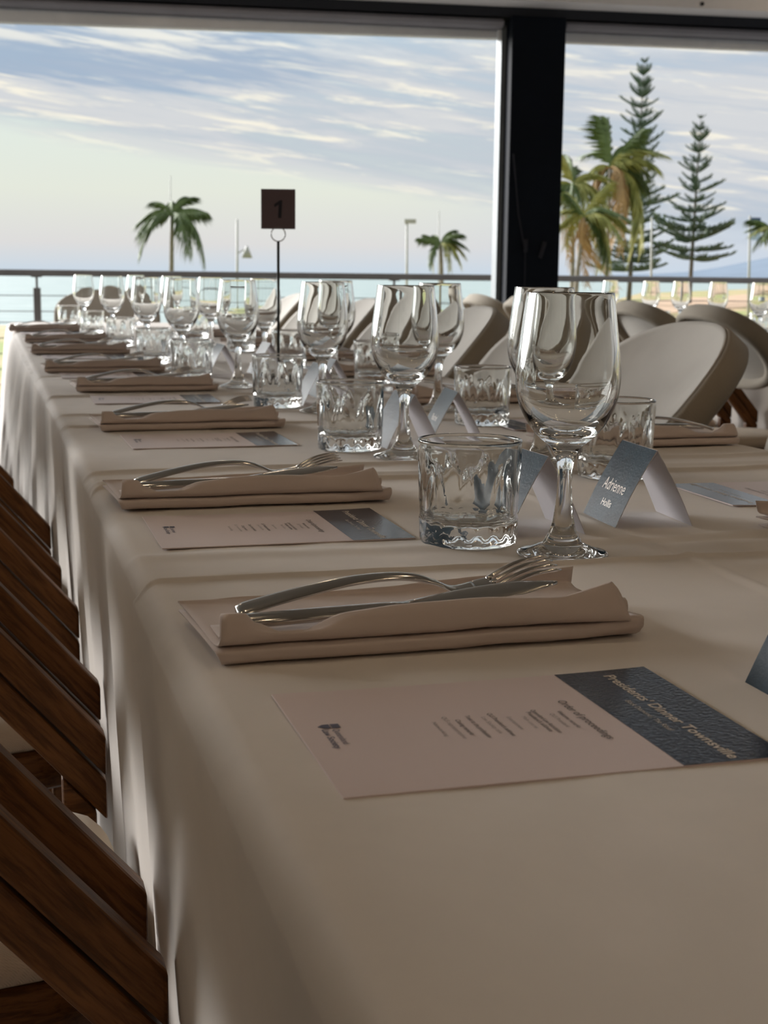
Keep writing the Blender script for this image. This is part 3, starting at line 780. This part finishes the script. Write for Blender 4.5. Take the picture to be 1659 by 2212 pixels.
TR = [(.664, 1.42), (.707, 1.977), (.76, 2.78), (.70, 3.33), (.70, 4.0), (.69, 4.8)]
for i, (x, y) in enumerate(TR):
    place(tb0, 't', x, y, zc(y), 0.4 + i * 0.5, ('right-row tumbler seen behind the nearest wine glass, nearest of its row' if i == 0 else 'fluted tumbler, %s from the camera in the right row' % ORD[i]), 'tumbler', 'tumblers on the long table')
for i, (x, y) in enumerate([(2.70, 5.9), (2.68, 5.35), (2.95, 5.0)]):
    place(tb0, 't', x, y, ZT + 0.001, i, 'tumbler on the second table, %s from the left beyond the chairs' % ORD[i], 'tumbler', 'tumblers on the second table')

# ------------------------------------------------------------------ napkins and cutlery
def make_napkin(seed, flip=False, frill=0.0):
    """a folded napkin pocket: length along x, open side up; front fold at y = 0"""
    L = 0.268; nx = 56; V = []; F = []
    rnd = random.Random(seed); s0 = seed * 3.7
    def strip(fn, m):
        o0 = len(V)
        for i in range(nx + 1):
            s = i / nx
            for j in range(m + 1): V.append(fn(s, j / m))
        for i in range(nx):
            for j in range(m): 
                a = o0 + i * (m + 1) + j; F.append((a, a + m + 1, a + m + 2, a + 1))
    def wob(s, k, a): return a * vnoise(s * k, seed * 1.3 + k, seed)
    def path_fn(P, jit, xo):
        def fn(s, t_):
            x = L * s + xo(s, t_); pts = P(s); n = len(pts) - 1
            q = t_ * n; i = min(n - 1, int(q)); u = q - i
            p0, p1, p2, p3 = pts[max(0, i - 1)], pts[i], pts[i + 1], pts[min(n, i + 2)]
            c = [0.5 * ((2 * p1[k]) + (-p0[k] + p2[k]) * u + (2 * p0[k] - 5 * p1[k] + 4 * p2[k] - p3[k]) * u * u + (-p0[k] + 3 * p1[k] - 3 * p2[k] + p3[k]) * u ** 3) for k in (0, 1)]
            return (x, c[0] + wob(s, 5, jit) + wob(s + 1.7, 17, jit * 0.5), max(0.0004, c[1] + wob(s + 3, 6, jit * 0.45) + wob(s + t_, 15, jit * 0.30)))
        return fn
    skew = lambda s, t_: 0.0
    # bottom folded layer: two sheets with a rolled front edge
    def P1(s):
        e_ = 0.004 * max(0, (s - 0.85) / 0.15)
        return [(0.108, 0.0012), (0.060, 0.0012), (0.012, 0.0012), (0.001, 0.0028 + e_), (0.000, 0.0064 + e_), (0.004, 0.0092 + e_), (0.030, 0.0100), (0.070, 0.0095), (0.106, 0.0085)]
    strip(path_fn(P1, 0.0012, lambda s, t_: ((0.012 * (1 - s) - 0.004 * s) * (1 - t_))), 22)
    # pocket: front lip, floor, back flap
    def lip(s): 
        h = 0.0235 - 0.011 * exp(-((s - 0.16) / 0.07) ** 2) + 0.004 * sin(pi * min(1, max(0, (s - 0.25) / 0.6))) + 0.009 * max(0, (s - 0.80) / 0.2) ** 1.3
        if s < 0.06: h += 0.004
        return h
    def P2(s):
        h = lip(s); fl = 0.006 * max(0, (s - 0.8) / 0.2)
        return [(0.014 + fl * 0.2, h), (0.0085, h * 0.82 + 0.002), (0.004 - fl, 0.0165), (0.0045 - fl, 0.0125), (0.014, 0.0108), (0.050, 0.0112), (0.088, 0.0114), (0.101, 0.0120), (0.106, 0.0130), (0.108, 0.0138 + 0.009 * s * s)]
    strip(path_fn(P2, 0.0013, lambda s, t_: (0.010 * (1 - s) - 0.017 * s ** 3) * (1 - t_)), 30)
    # lip doubled back inside
    def P3(s):
        h = lip(s)
        return [(0.0142, h - 0.0003), (0.0175, h * 0.8 + 0.001), (0.018, 0.0135), (0.030, 0.0122), (0.048, 0.0122)]
    strip(path_fn(P3, 0.0010, lambda s, t_: 0.010 * (1 - s) - 0.017 * s ** 3), 12)
    # ruffled right end where the corner pokes out
    def P4(s):
        q = max(0, (s - 0.86) / 0.14)
        return [(0.020, 0.0125), (0.010 - 0.004 * q, 0.0128 + 0.002 * q), (-0.003 * q + 0.004, 0.0155 + 0.004 * q * sin(s * 60)), (0.008, 0.0185 + 0.006 * q), (0.022, 0.0165 + 0.006 * q)]
    o0 = len(V); 
    for i in range(17):
        s = 0.77 + 0.185 * i / 16
        fn = path_fn(P4, 0.001, lambda s_, t_: 0.008 * (t_ - 0.5) + frill * 0.01 * sin(t_ * 12))
        for j in range(11): V.append(fn(s, j / 10))
    for i in range(16):
        for j in range(10): a = o0 + i * 11 + j; F.append((a, a + 11, a + 12, a + 1))
    if flip: V = [(L - x, y, z) for x, y, z in V]; F = [tuple(reversed(q)) for q in F]
    o = mk('napkin', V, F, MT['napkin'], None, True)
    m = o.modifiers.new('thick', 'SOLIDIFY'); m.thickness = 0.0011; m.offset = 0
    return o
def ribbon(path, widths, thick, nseg=7, dome=0.4):
    """rounded strip along path (x, y, z); widths across y"""
    V, F = [], []
    m = nseg * 2
    for (p, w, t_) in zip(path, widths, thick):
        for k in range(m):
            a = 2 * pi * k / m
            V.append((p[0], p[1] + cos(a) * w / 2, p[2] + sin(a) * t_ / 2))
    for i in range(len(path) - 1):
        for k in range(m):
            F.append((i * m + k, i * m + (k + 1) % m, (i + 1) * m + (k + 1) % m, (i + 1) * m + k))
    F.append(tuple(range(m - 1, -1, -1))); F.append(tuple((len(path) - 1) * m + k for k in range(m)))
    return V, F
def make_fork():
    root = empty('fork', (0, 0, 0))
    N = 26; path, w, th = [], [], []
    kx = [(0.0, 0.0030), (0.035, 0.0120), (0.070, 0.0185), (0.100, 0.0195), (0.120, 0.0150), (0.136, 0.0080), (0.150, 0.0080)]
    sp_ = smooth_prof(kx, 5)
    for (x, z) in sp_:
        q = x / 0.150
        path.append((x, 0, z))
        w.append((0.0165 - 0.0095 * min(1, q / 0.85)) if q < 0.86 else 0.007 + 0.0145 * ((q - 0.86) / 0.14) ** 0.8)
        th.append(0.0042 if q < 0.8 else 0.0030)
    w[0] = 0.010
    V, F = ribbon(path, w, th); mk('handle', V, F, MT['steel'], root, True)
    hp_ = [(0.149 + 0.014 * i / 5, 0.0, 0.0079 + 0.0022 * i / 5) for i in range(6)]
    V, F = ribbon(hp_, [0.0205, 0.0225, 0.0235, 0.0238, 0.0238, 0.0236], [0.0024] * 6); mk('head', V, F, MT['steel'], root, True)
    for k in range(4):
        y0 = -0.0096 + 0.0064 * k; pts = []
        for i in range(10):
            t_ = i / 9; pts.append((0.160 + 0.041 * t_, y0 * (1 + 0.05 * t_), 0.0096 + 0.013 * t_ + 0.004 * sin(pi * t_)))
        V, F = ribbon(pts, [0.0041 - 0.0014 * (i / 9) if i < 9 else 0.0012 for i in range(10)], [0.0025] * 9 + [0.001], 5); mk('tine', V, F, MT['steel'], root, True)
    return root
def make_knife():
    root = empty('knife', (0, 0, 0))
    hp_ = [(0.0, 0, 0.004), (0.001, 0, 0.004), (0.04, 0, 0.0055), (0.085, 0, 0.0075), (0.100, 0, 0.008)]
    V, F = ribbon(hp_, [0.010, 0.0125, 0.0125, 0.011, 0.009], [0.006, 0.0075, 0.0075, 0.006, 0.005], 6); mk('handle', V, F, MT['steel'], root, True)
    bp2 = [(0.099 + 0.094 * i / 12, 0.002 * sin(pi * i / 12), 0.008 + 0.0105 * (i / 12)) for i in range(13)]
    w = [0.009 + 0.0095 * sin(pi * min(1, (i / 12) * 0.62 + 0.12)) for i in range(13)]; w[-1] = 0.002; w[-2] = 0.0095; w[-3] = 0.014
    V, F = ribbon(bp2, w, [0.003] + [0.0022] * 12, 6); mk('blade', V, F, MT['steel'], root, True)
    return root
NK = [make_napkin(1), make_napkin(2), make_napkin(3, flip=True, frill=1.0)]
fk0, kn0 = make_fork(), make_knife()
snap_kids()
NL = [(.112, .752, 0), (.108, 1.297, 1), (.142, 1.965, 0), (.150, 2.628, 1), (.115, 3.15, 0), (.109, 3.86, 1), (.110, 4.49, 0), (.078, 5.32, 1)]
for i, (x, y, v) in enumerate(NL):
    o_ = ORD[i]; rz = radians((1.2, 0.6, 1.0, -0.5, -1.0, 1.0, -0.6, 0.4)[i]); z = zc(y) + 0.0003
    lab = 'folded off-white napkin holding cutlery, nearest, just beyond the sharp menu card' if i == 0 else 'folded napkin holding cutlery, %s from the camera along the left side' % o_
    place(NK[v], 'n%d' % v, x, y, z, rz, lab, 'napkin', 'folded napkins on the long table')
    place(fk0, 'f', x + 0.024, y + 0.047, z + 0.0175, rz + radians(1.0), 'steel fork lying in the %s napkin from the camera on the left side' % o_, 'fork', 'forks in the napkins', rx=radians(13))
    place(kn0, 'k', x + 0.024, y + 0.030, z + 0.0145, rz - radians(1.0), 'steel knife lying in the %s napkin from the camera on the left side' % o_, 'knife', 'knives in the napkins', rx=radians(14))
NR = [(.66, 1.0), (.695, 1.655), (.69, 2.30), (.70, 2.95), (.69, 3.55), (.69, 4.2), (.69, 4.9)]
for i, (x, y) in enumerate(NR):
    o_ = ORD[i]; rz = radians((2, 1.5, -1, 1, 0, 1, 0)[i]); z = zc(y) + 0.0003
    lab = 'napkin with ruffled end cut off by the right edge of the photo' if i == 0 else 'folded napkin with cutlery, %s from the camera along the right side' % o_
    place(NK[2], 'n2', x, y, z, rz, lab, 'napkin', 'folded napkins on the long table')
    a = rz + pi
    place(fk0, 'f', x + 0.245, y + 0.052, z + 0.0145, a, 'steel fork lying in the %s napkin from the camera on the right side' % o_, 'fork', 'forks in the napkins')
    place(kn0, 'k', x + 0.245, y + 0.078, z + 0.0135, a, 'steel knife lying in the %s napkin from the camera on the right side' % o_, 'knife', 'knives in the napkins')

# ------------------------------------------------------------------ menus, place cards, number sign
def to_card(V, z):                 # lettering drawn upright -> on the card: right of the text is -y, up of the text is +x
    return [(y, -x, z) for x, y, _ in V]
def make_menu():
    root = empty('menu_card', (0, 0, 0))
    n = 14; V = []
    for zt in (0.0004, 0.0013):
        for i in range(n + 1):
            for j in range(9):
                x, y = 0.211 * i / n, 0.149 * j / 8
                V.append((x, y, zt + 0.0009 * (abs(x - 0.1) / 0.1) ** 3 * (y / 0.149)))
    m = 9; top = (n + 1) * m; F = []
    for i in range(n):
        for j in range(8):
            a = i * m + j; F.append((a, a + 1, a + m + 1, a + m)); F.append((top + a, top + a + m, top + a + m + 1, top + a + 1))
    for i in range(n):
        for j in (0, 8):
            a = i * m + j; q = (a, a + m, top + a + m, top + a); F.append(q if j == 0 else tuple(reversed(q)))
    for j in range(8):
        for i in (0, n):
            a = i * m + j; q = (a, top + a, top + a + 1, a + 1); F.append(q if i == 0 else tuple(reversed(q)))
    mk('sheet', V, F, MT['card'], root)
    zz = lambda x, y: 0.00142 + 0.0009 * (abs(x - 0.1) / 0.1) ** 3 * (y / 0.149)
    V = []; F = []
    for i in range(7):
        for j in range(9):
            x, y = 0.157 + 0.0538 * i / 6, 0.0002 + 0.1486 * j / 8; V.append((x, y, zz(x, y) + 0.00005))
    F = [tuple(q) for q in grid_faces(7, 9)]
    mk('header_band', V, F, MT['blue'], root)
    def put(name, lines, mat):
        V, F = text_mesh(lines)
        mk(name, [(y, -x, zz(y, -x) + 0.00018) for x, y, _ in V], F, mat, root)
    put('title_lettering', [("Presidents' Dinner Townsville", -0.139, 0.1818, 0.0088, 0.136, 0.022)], MT['gold'])
    put('subtitle_lettering', [("Black Diamond | The Ritual", -0.095, 0.1735, 0.0045, 0.049, 0.0)], MT['gold'])
    put('heading_lettering', [("Order of proceedings", -0.104, 0.1395, 0.0066, 0.062, 0.006)], MT['ink'])
    bold = [("Welcome remarks", .088, .1325, .027), ("Queensland Law Association", .093, .1205, .037), ("President's address", .090, .1170, .031), ("QLS President's address", .093, .0973, .036),
            ("Toast to the profession", .092, .0853, .034), ("Closing remarks", .087, .0785, .024)]
    light = [("QLS President", .085, .1275, .022), ("Main course", .084, .1122, .019), ("Entertainment", .085, .1047, .020), ("Law Society title", .088, .0925, .026), ("QLS representative", .093, .0735, .034), ("Networking", .086, .0663, .022)]
    put('programme_bold_lettering', [(s, -y, x, 0.0036, w, 0.012) for s, y, x, w in bold], MT['ink'])
    put('programme_light_lettering', [(s, -y, x, 0.0034, w, 0.0) for s, y, x, w in light], MT['ink_light'])
    put('crest_lettering', [("Queensland", -0.0868, 0.0168, 0.0046, 0.022, 0.004), ("Law Society", -0.0868, 0.0115, 0.0050, 0.0275, 0.012)], MT['navy_ink'])
    V, F = [], []
    def poly(pts):
        n0 = len(V); V.extend([(x, -y, zz(x, -y) + 0.00018) for y, x in pts]); F.append(tuple(range(n0, n0 + len(pts))))
    poly([(-0.0945, 0.0215), (-0.0885, 0.0215), (-0.0885, 0.0172), (-0.0945, 0.0172)][::-1])
    poly([(-0.0945, 0.0166), (-0.0885, 0.0166), (-0.0887, 0.0135), (-0.0915, 0.0105), (-0.0943, 0.0135)][::-1])
    mk('crest_shield', V, F, MT['navy_ink'], root)
    return root
mn0 = make_menu()
snap_kids()
ML = [(.137, .543), (.130, 1.110), (.172, 1.765), (.172, 2.393), (.15, 2.985), (.14, 3.66), (.14, 4.30), (.12, 5.10)]
for i, (x, y) in enumerate(ML):
    lab = 'nearest and sharpest printed menu card with blue header, in front of the nearest napkin' if i == 0 else 'printed menu card with blue header, %s from the camera along the left side' % ORD[i]
    place(mn0, 'm', x, y, zc(y) - 0.0003, radians((0.4, 0, 0.8, -1, 0, 0, 0, 0)[i]) , lab, 'menu', 'menu cards on the long table')
MR = [(.905, 1.345), (.93, 2.03), (.93, 2.66), (.92, 3.31)]
for i, (x, y) in enumerate(MR):
    lab = 'menu card catching white glare at the right edge beyond the tent card' if i == 0 else 'printed menu card, %s from the camera along the right side' % ORD[i]
    place(mn0, 'm', x, y, zc(y) - 0.0003, pi + radians((-2, 1, 0, 0)[i]), lab, 'menu', 'menu cards on the long table')

def make_tent(name_lines):
    root = empty('place_card', (0, 0, 0))
    W_, H_, L_, t_ = 0.036, 0.068, 0.083, 0.0006
    for s, nm in ((-1, 'front_panel'), (1, 'back_panel')):
        n = 8; V = []
        nrm = Vector((s * H_, 0, W_)).normalized()
        for k in (0, 1):
            for i in range(n + 1):
                q = i / n; b_ = 0.0016 * sin(pi * q)
                p = Vector((s * W_ * (1 - q), 0, H_ * q)) + nrm * (b_ + (t_ if k else 0))
                V += [(p.x, 0, p.z), (p.x, L_, p.z)]
        o0 = 2 * (n + 1); F = []; mi = []
        for i in range(n):
            a = 2 * i
            q1 = (a, a + 1, a + 3, a + 2); q2 = (o0 + a, o0 + a + 2, o0 + a + 3, o0 + a + 1)
            F += [q1, q2]; mi += [0, 1]
            F += [(a, a + 2, o0 + a + 2, o0 + a), (a + 1, o0 + a + 1, o0 + a + 3, a + 3)]; mi += [0, 0]
        F += [(0, o0, o0 + 1, 1), (2 * n, 2 * n + 1, o0 + 2 * n + 1, o0 + 2 * n)]; mi += [0, 0]
        mk(nm, V, F, None, root, mats=[MT['tentwhite'], MT['tent']], mi=mi)
    if name_lines:
        V, F = text_mesh(name_lines)
        up = Vector((W_, 0, H_)).normalized(); nrm = Vector((-H_, 0, W_)).normalized(); Ls = sqrt(W_ * W_ + H_ * H_)
        P = []
        for x, y, _ in V:
            q = y / Ls; p = Vector((-W_, 0, 0)) + up * y + nrm * (0.0016 * sin(pi * q) + t_ + 0.0003); P.append((p.x, L_ - x, p.z))
        mk('name_lettering', P, F, MT['gold'], root)
    return root
def put_tent(o, x, y, rz, label):
    o.location = (x, y, zc(y) - 0.0002); o.rotation_euler = (0, 0, radians(rz)); tag(o, label, 'place card', 'blue tent place cards')
tA = make_tent([('Adrienne', 0.015, 0.029, 0.0165, 0.052, 0.0), ('Hollis', 0.030, 0.014, 0.010, 0.023, 0.0)])
put_tent(tA, .564, 1.119, -4, 'sharpest blue tent place card with pale two-line lettering, right of the nearest wine glass')
tR = make_tent([('Rachel', 0.026, 0.030, 0.0125, 0.030, 0.0), ('Pitt', 0.032, 0.016, 0.0085, 0.014, 0.0)])
put_tent(tR, .591, 1.745, -6, 'blurred blue tent place card with pale lettering, right of the second wine glass stem')
tP = make_tent(None); snap_kids()
TC = [(.424, .575, -2, 'blue tent place card cut off by the right edge beside the nearest menu'), (.454, 1.10, 2, 'blue tent place card seen through the nearest tumbler'),
      (.522, 1.712, 2, 'tent place card behind the second tumbler in the left row'), (.545, 2.31, 0, 'tent place card behind the third tumbler in the left row'), (.487, 2.98, 3, 'tent place card beside the fourth wine glass in the left row'),
      (.60, 2.45, -3, 'blue tent place card, third from the camera on the right side'), (.60, 3.05, 2, 'blue tent place card, fourth from the camera on the right side'), (.48, 3.52, 0, 'tent place card beside the fifth tumbler in the left row')]
for i, (x, y, rz, lab) in enumerate(TC):
    put_tent(tP if i == 0 else copy_tree(tP), x, y, rz, lab)

sg = empty('table_number_stand', (.586, 2.90, zc(2.9)), -YAW * 0.9, label='black table number stand holding a dark square card reading 1', cat='sign')
n = 28
G().tube([(0, 0, 0.0), (0, 0, 0.004), (0, 0, 0.007)], [0.040, 0.040, 0.012], 28).make('base', MT['rod'], sg, True)
G().tube([(0, 0, 0.006), (0, 0, 0.283)], 0.0030, 10).make('rod', MT['rod'], sg, True)
G().tube([(0.0145 * sin(2 * pi * k / n), 0, 0.2975 - 0.0145 * cos(2 * pi * k / n)) for k in range(n + 1)], 0.0013, 6).make('ring_clip', MT['chrome'], sg, True)
cd = G().box(-0.035, 0.035, -0.0012, 0.0012, 0.308, 0.388).make('number_card', MT['sign'], sg, bevel=0.0004)
num = [(-0.0005, 0.330), (0.0065, 0.330), (0.0085, 0.366), (0.0040, 0.366), (-0.0085, 0.3575), (-0.0075, 0.3515), (0.0010, 0.3565)]
G().add([(x, -0.0014, z) for x, z in num] + [(x, -0.0018, z) for x, z in num],
        [tuple(range(6, -1, -1)), tuple(range(7, 14))] + [(i, (i + 1) % 7, 7 + (i + 1) % 7, 7 + i) for i in range(7)]).make('numeral', MT['signink'], cd)

# ------------------------------------------------------------------ chairs
def make_chair():
    root = empty('dining_chair', (0, 0, 0))
    zt = lambda x: 0.645 - 1.15 * (x - 0.118)
    x0, x1 = 0.035, 0.216
    for s in (-1, 1):
        for k in (0, 1):
            a, b_ = (0.0, 0.0405) if k == 0 else (0.0440, 0.0845)
            ya, yb = s * 0.178 - 0.013, s * 0.178 + 0.013
            xs = x0 + 0.02 * k
            P = []
            for z_off in (b_, a):
                P += [(xs, ya, zt(xs) - z_off), (x1, ya, zt(x1) - z_off), (x1, yb, zt(x1) - z_off), (xs, yb, zt(xs) - z_off)]
            G().hexa(P).make('side_rail', MT['rail_wood'], root, bevel=0.0035)
        G().hexa([(0.178, s * 0.178 - 0.012, 0), (0.206, s * 0.178 - 0.012, 0), (0.206, s * 0.178 + 0.012, 0), (0.178, s * 0.178 + 0.012, 0)] +
                 [(0.174, s * 0.178 - 0.012, zt(0.174) - 0.0855), (0.206, s * 0.178 - 0.012, zt(0.206) - 0.0855), (0.206, s * 0.178 + 0.012, zt(0.206) - 0.0855), (0.174, s * 0.178 + 0.012, zt(0.174) - 0.0855)]).make('leg', MT['wood'], root, bevel=0.004)
        G().hexa([(-0.215, s * 0.130 - 0.012, 0), (-0.185, s * 0.130 - 0.012, 0), (-0.185, s * 0.130 + 0.012, 0), (-0.215, s * 0.130 + 0.012, 0)] +
                 [(-0.165, s * 0.125 - 0.012, 0.402), (-0.130, s * 0.125 - 0.012, 0.402), (-0.130, s * 0.125 + 0.012, 0.402), (-0.165, s * 0.125 + 0.012, 0.402)]).make('leg', MT['wood'], root, bevel=0.004)
    # rounded seat
    n = 48
    def se(ax, ay, cx=0.0, p=4.6):
        out = []
        for k in range(n):
            a = 2 * pi * k / n; c, s_ = cos(a), sin(a)
            r = (abs(c / ax) ** p + abs(s_ / ay) ** p) ** (-1 / p); out.append((cx + r * c, r * s_))
        return out
    def rings(levels, cap=True):
        V, F = [], []
        for (ax, ay, z) in levels: V += [(x, y, z) for x, y in se(ax, ay)]
        m = len(levels)
        for i in range(m - 1):
            for k in range(n): F.append((i * n + k, i * n + (k + 1) % n, (i + 1) * n + (k + 1) % n, (i + 1) * n + k))
        if cap: F.append(tuple(range(n - 1, -1, -1))); F.append(tuple((m - 1) * n + k for k in range(n)))
        return V, F
    V, F = rings([(0.208, 0.150, 0.402), (0.213, 0.155, 0.407), (0.213, 0.155, 0.443), (0.208, 0.150, 0.448)]); mk('seat_frame', V, F, MT['wood'], root, True)
    V, F = rings([(0.200, 0.147, 0.4485), (0.211, 0.156, 0.455), (0.212, 0.157, 0.466), (0.206, 0.151, 0.476), (0.190, 0.136, 0.483), (0.13, 0.09, 0.489), (0.04, 0.03, 0.491)]); mk('seat_cushion', V, F, MT['cushion'], root, True)
    # oval back: woven rim and cream panel, leaning back and slightly curved
    ay, az_ = 0.238, 0.155
    def bp3(y, h, d):               # y across, h up the back's own plane, d along its normal
        return (0.018 - 0.643 * h - 0.045 * (1 - (y / ay) ** 2) + 0.766 * d, y, 0.757 + 0.766 * h + 0.643 * d)
    def oval(k, sc):
        a = 2 * pi * k / 64; c, s_ = cos(a), sin(a); p = 2.4
        r = (abs(c / (ay * sc)) ** p + abs(s_ / (az_ * sc)) ** p) ** (-1 / p)
        return r * c, r * s_
    sec = [(1.0, -0.024), (1.0, 0.020), (0.965, 0.028), (0.90, 0.024), (0.84, 0.016), (0.84, -0.022), (0.90, -0.030), (0.965, -0.030)]
    V, F = [], []; m = len(sec)
    for k in range(64):
        for (sc, d) in sec: y, h = oval(k, sc); V.append(bp3(y, h, d))
    for k in range(64):
        for i in range(m):
            F.append((k * m + i, k * m + (i + 1) % m, ((k + 1) % 64) * m + (i + 1) % m, ((k + 1) % 64) * m + i))
    mk('back_rim', V, F, MT['rim'], root, True)
    V, F = [], []
    lv = [(0.0, 0.024), (0.35, 0.024), (0.65, 0.026), (0.90, 0.029), (0.955, 0.031), (0.96, 0.0285)]
    bk = [(0.845, -0.004), (0.6, -0.006), (0.3, -0.007)]
    lv = lv[1:]
    for (sc, d) in lv + bk:
        for k in range(64): y, h = oval(k, sc); V.append(bp3(y, h, d))
    for i in range(len(lv) - 1):
        for k in range(64): F.append((i * 64 + k, i * 64 + (k + 1) % 64, (i + 1) * 64 + (k + 1) % 64, (i + 1) * 64 + k))
    F.append(tuple(range(63, -1, -1)))
    o0 = len(lv) * 64
    for i in range(len(bk) - 1):
        for k in range(64): F.append((o0 + i * 64 + k, o0 + i * 64 + (k + 1) % 64, o0 + (i + 1) * 64 + (k + 1) % 64, o0 + (i + 1) * 64 + k))
    F.append(tuple(o0 + 2 * 64 + k for k in range(64)))
    mk('back_panel', V, F, MT['backpad'], root, True)
    return root
ch0 = make_chair(); snap_kids()
LV = [.495, .972, 1.50, 2.13, 2.72, 3.33, 3.93, 4.53, 5.13]
for i, v in enumerate(LV):
    place(ch0, 'c', -0.118 + (0.0, 0.0, 0.008, 0.0, -0.05, -0.11, -0.13, -0.13, -0.13)[i], v + 0.178, 0, 0, 'brown wooden dining chair, %s from the camera along the left side of the table' % ORD[i], 'chair', 'chairs along the left side')
RV = [1.06, 1.66, 2.41, 3.01, 3.62, 4.20, 4.78, 5.36, 5.94]
for i, v in enumerate(RV):
    place(ch0, 'c', 1.198, v, 0, pi, 'cream oval-backed dining chair, %s from the camera along the right side of the table' % ORD[i], 'chair', 'chairs along the right side')
NV = [4.05, 4.58, 5.08, 5.65, 6.2]
for i, v in enumerate(NV):
    place(ch0, 'c', 2.275, v, 0, 0, 'chair with its back to the long table, %s from the camera at the second table' % ORD[i], 'chair', 'chairs on the near side of the second table')
for i, v in enumerate([4.5, 5.1, 5.7]):
    place(ch0, 'c', 3.53, v, 0, pi, 'grey blurred chair facing us across the second table, %s from the camera' % ORD[i], 'chair', 'chairs on the far side of the second table')
place(ch0, 'c', 0.54, 6.62, 0, -pi / 2, 'dark blurred chair at the far end of the long table', 'chair', 'chair at the head of the table')
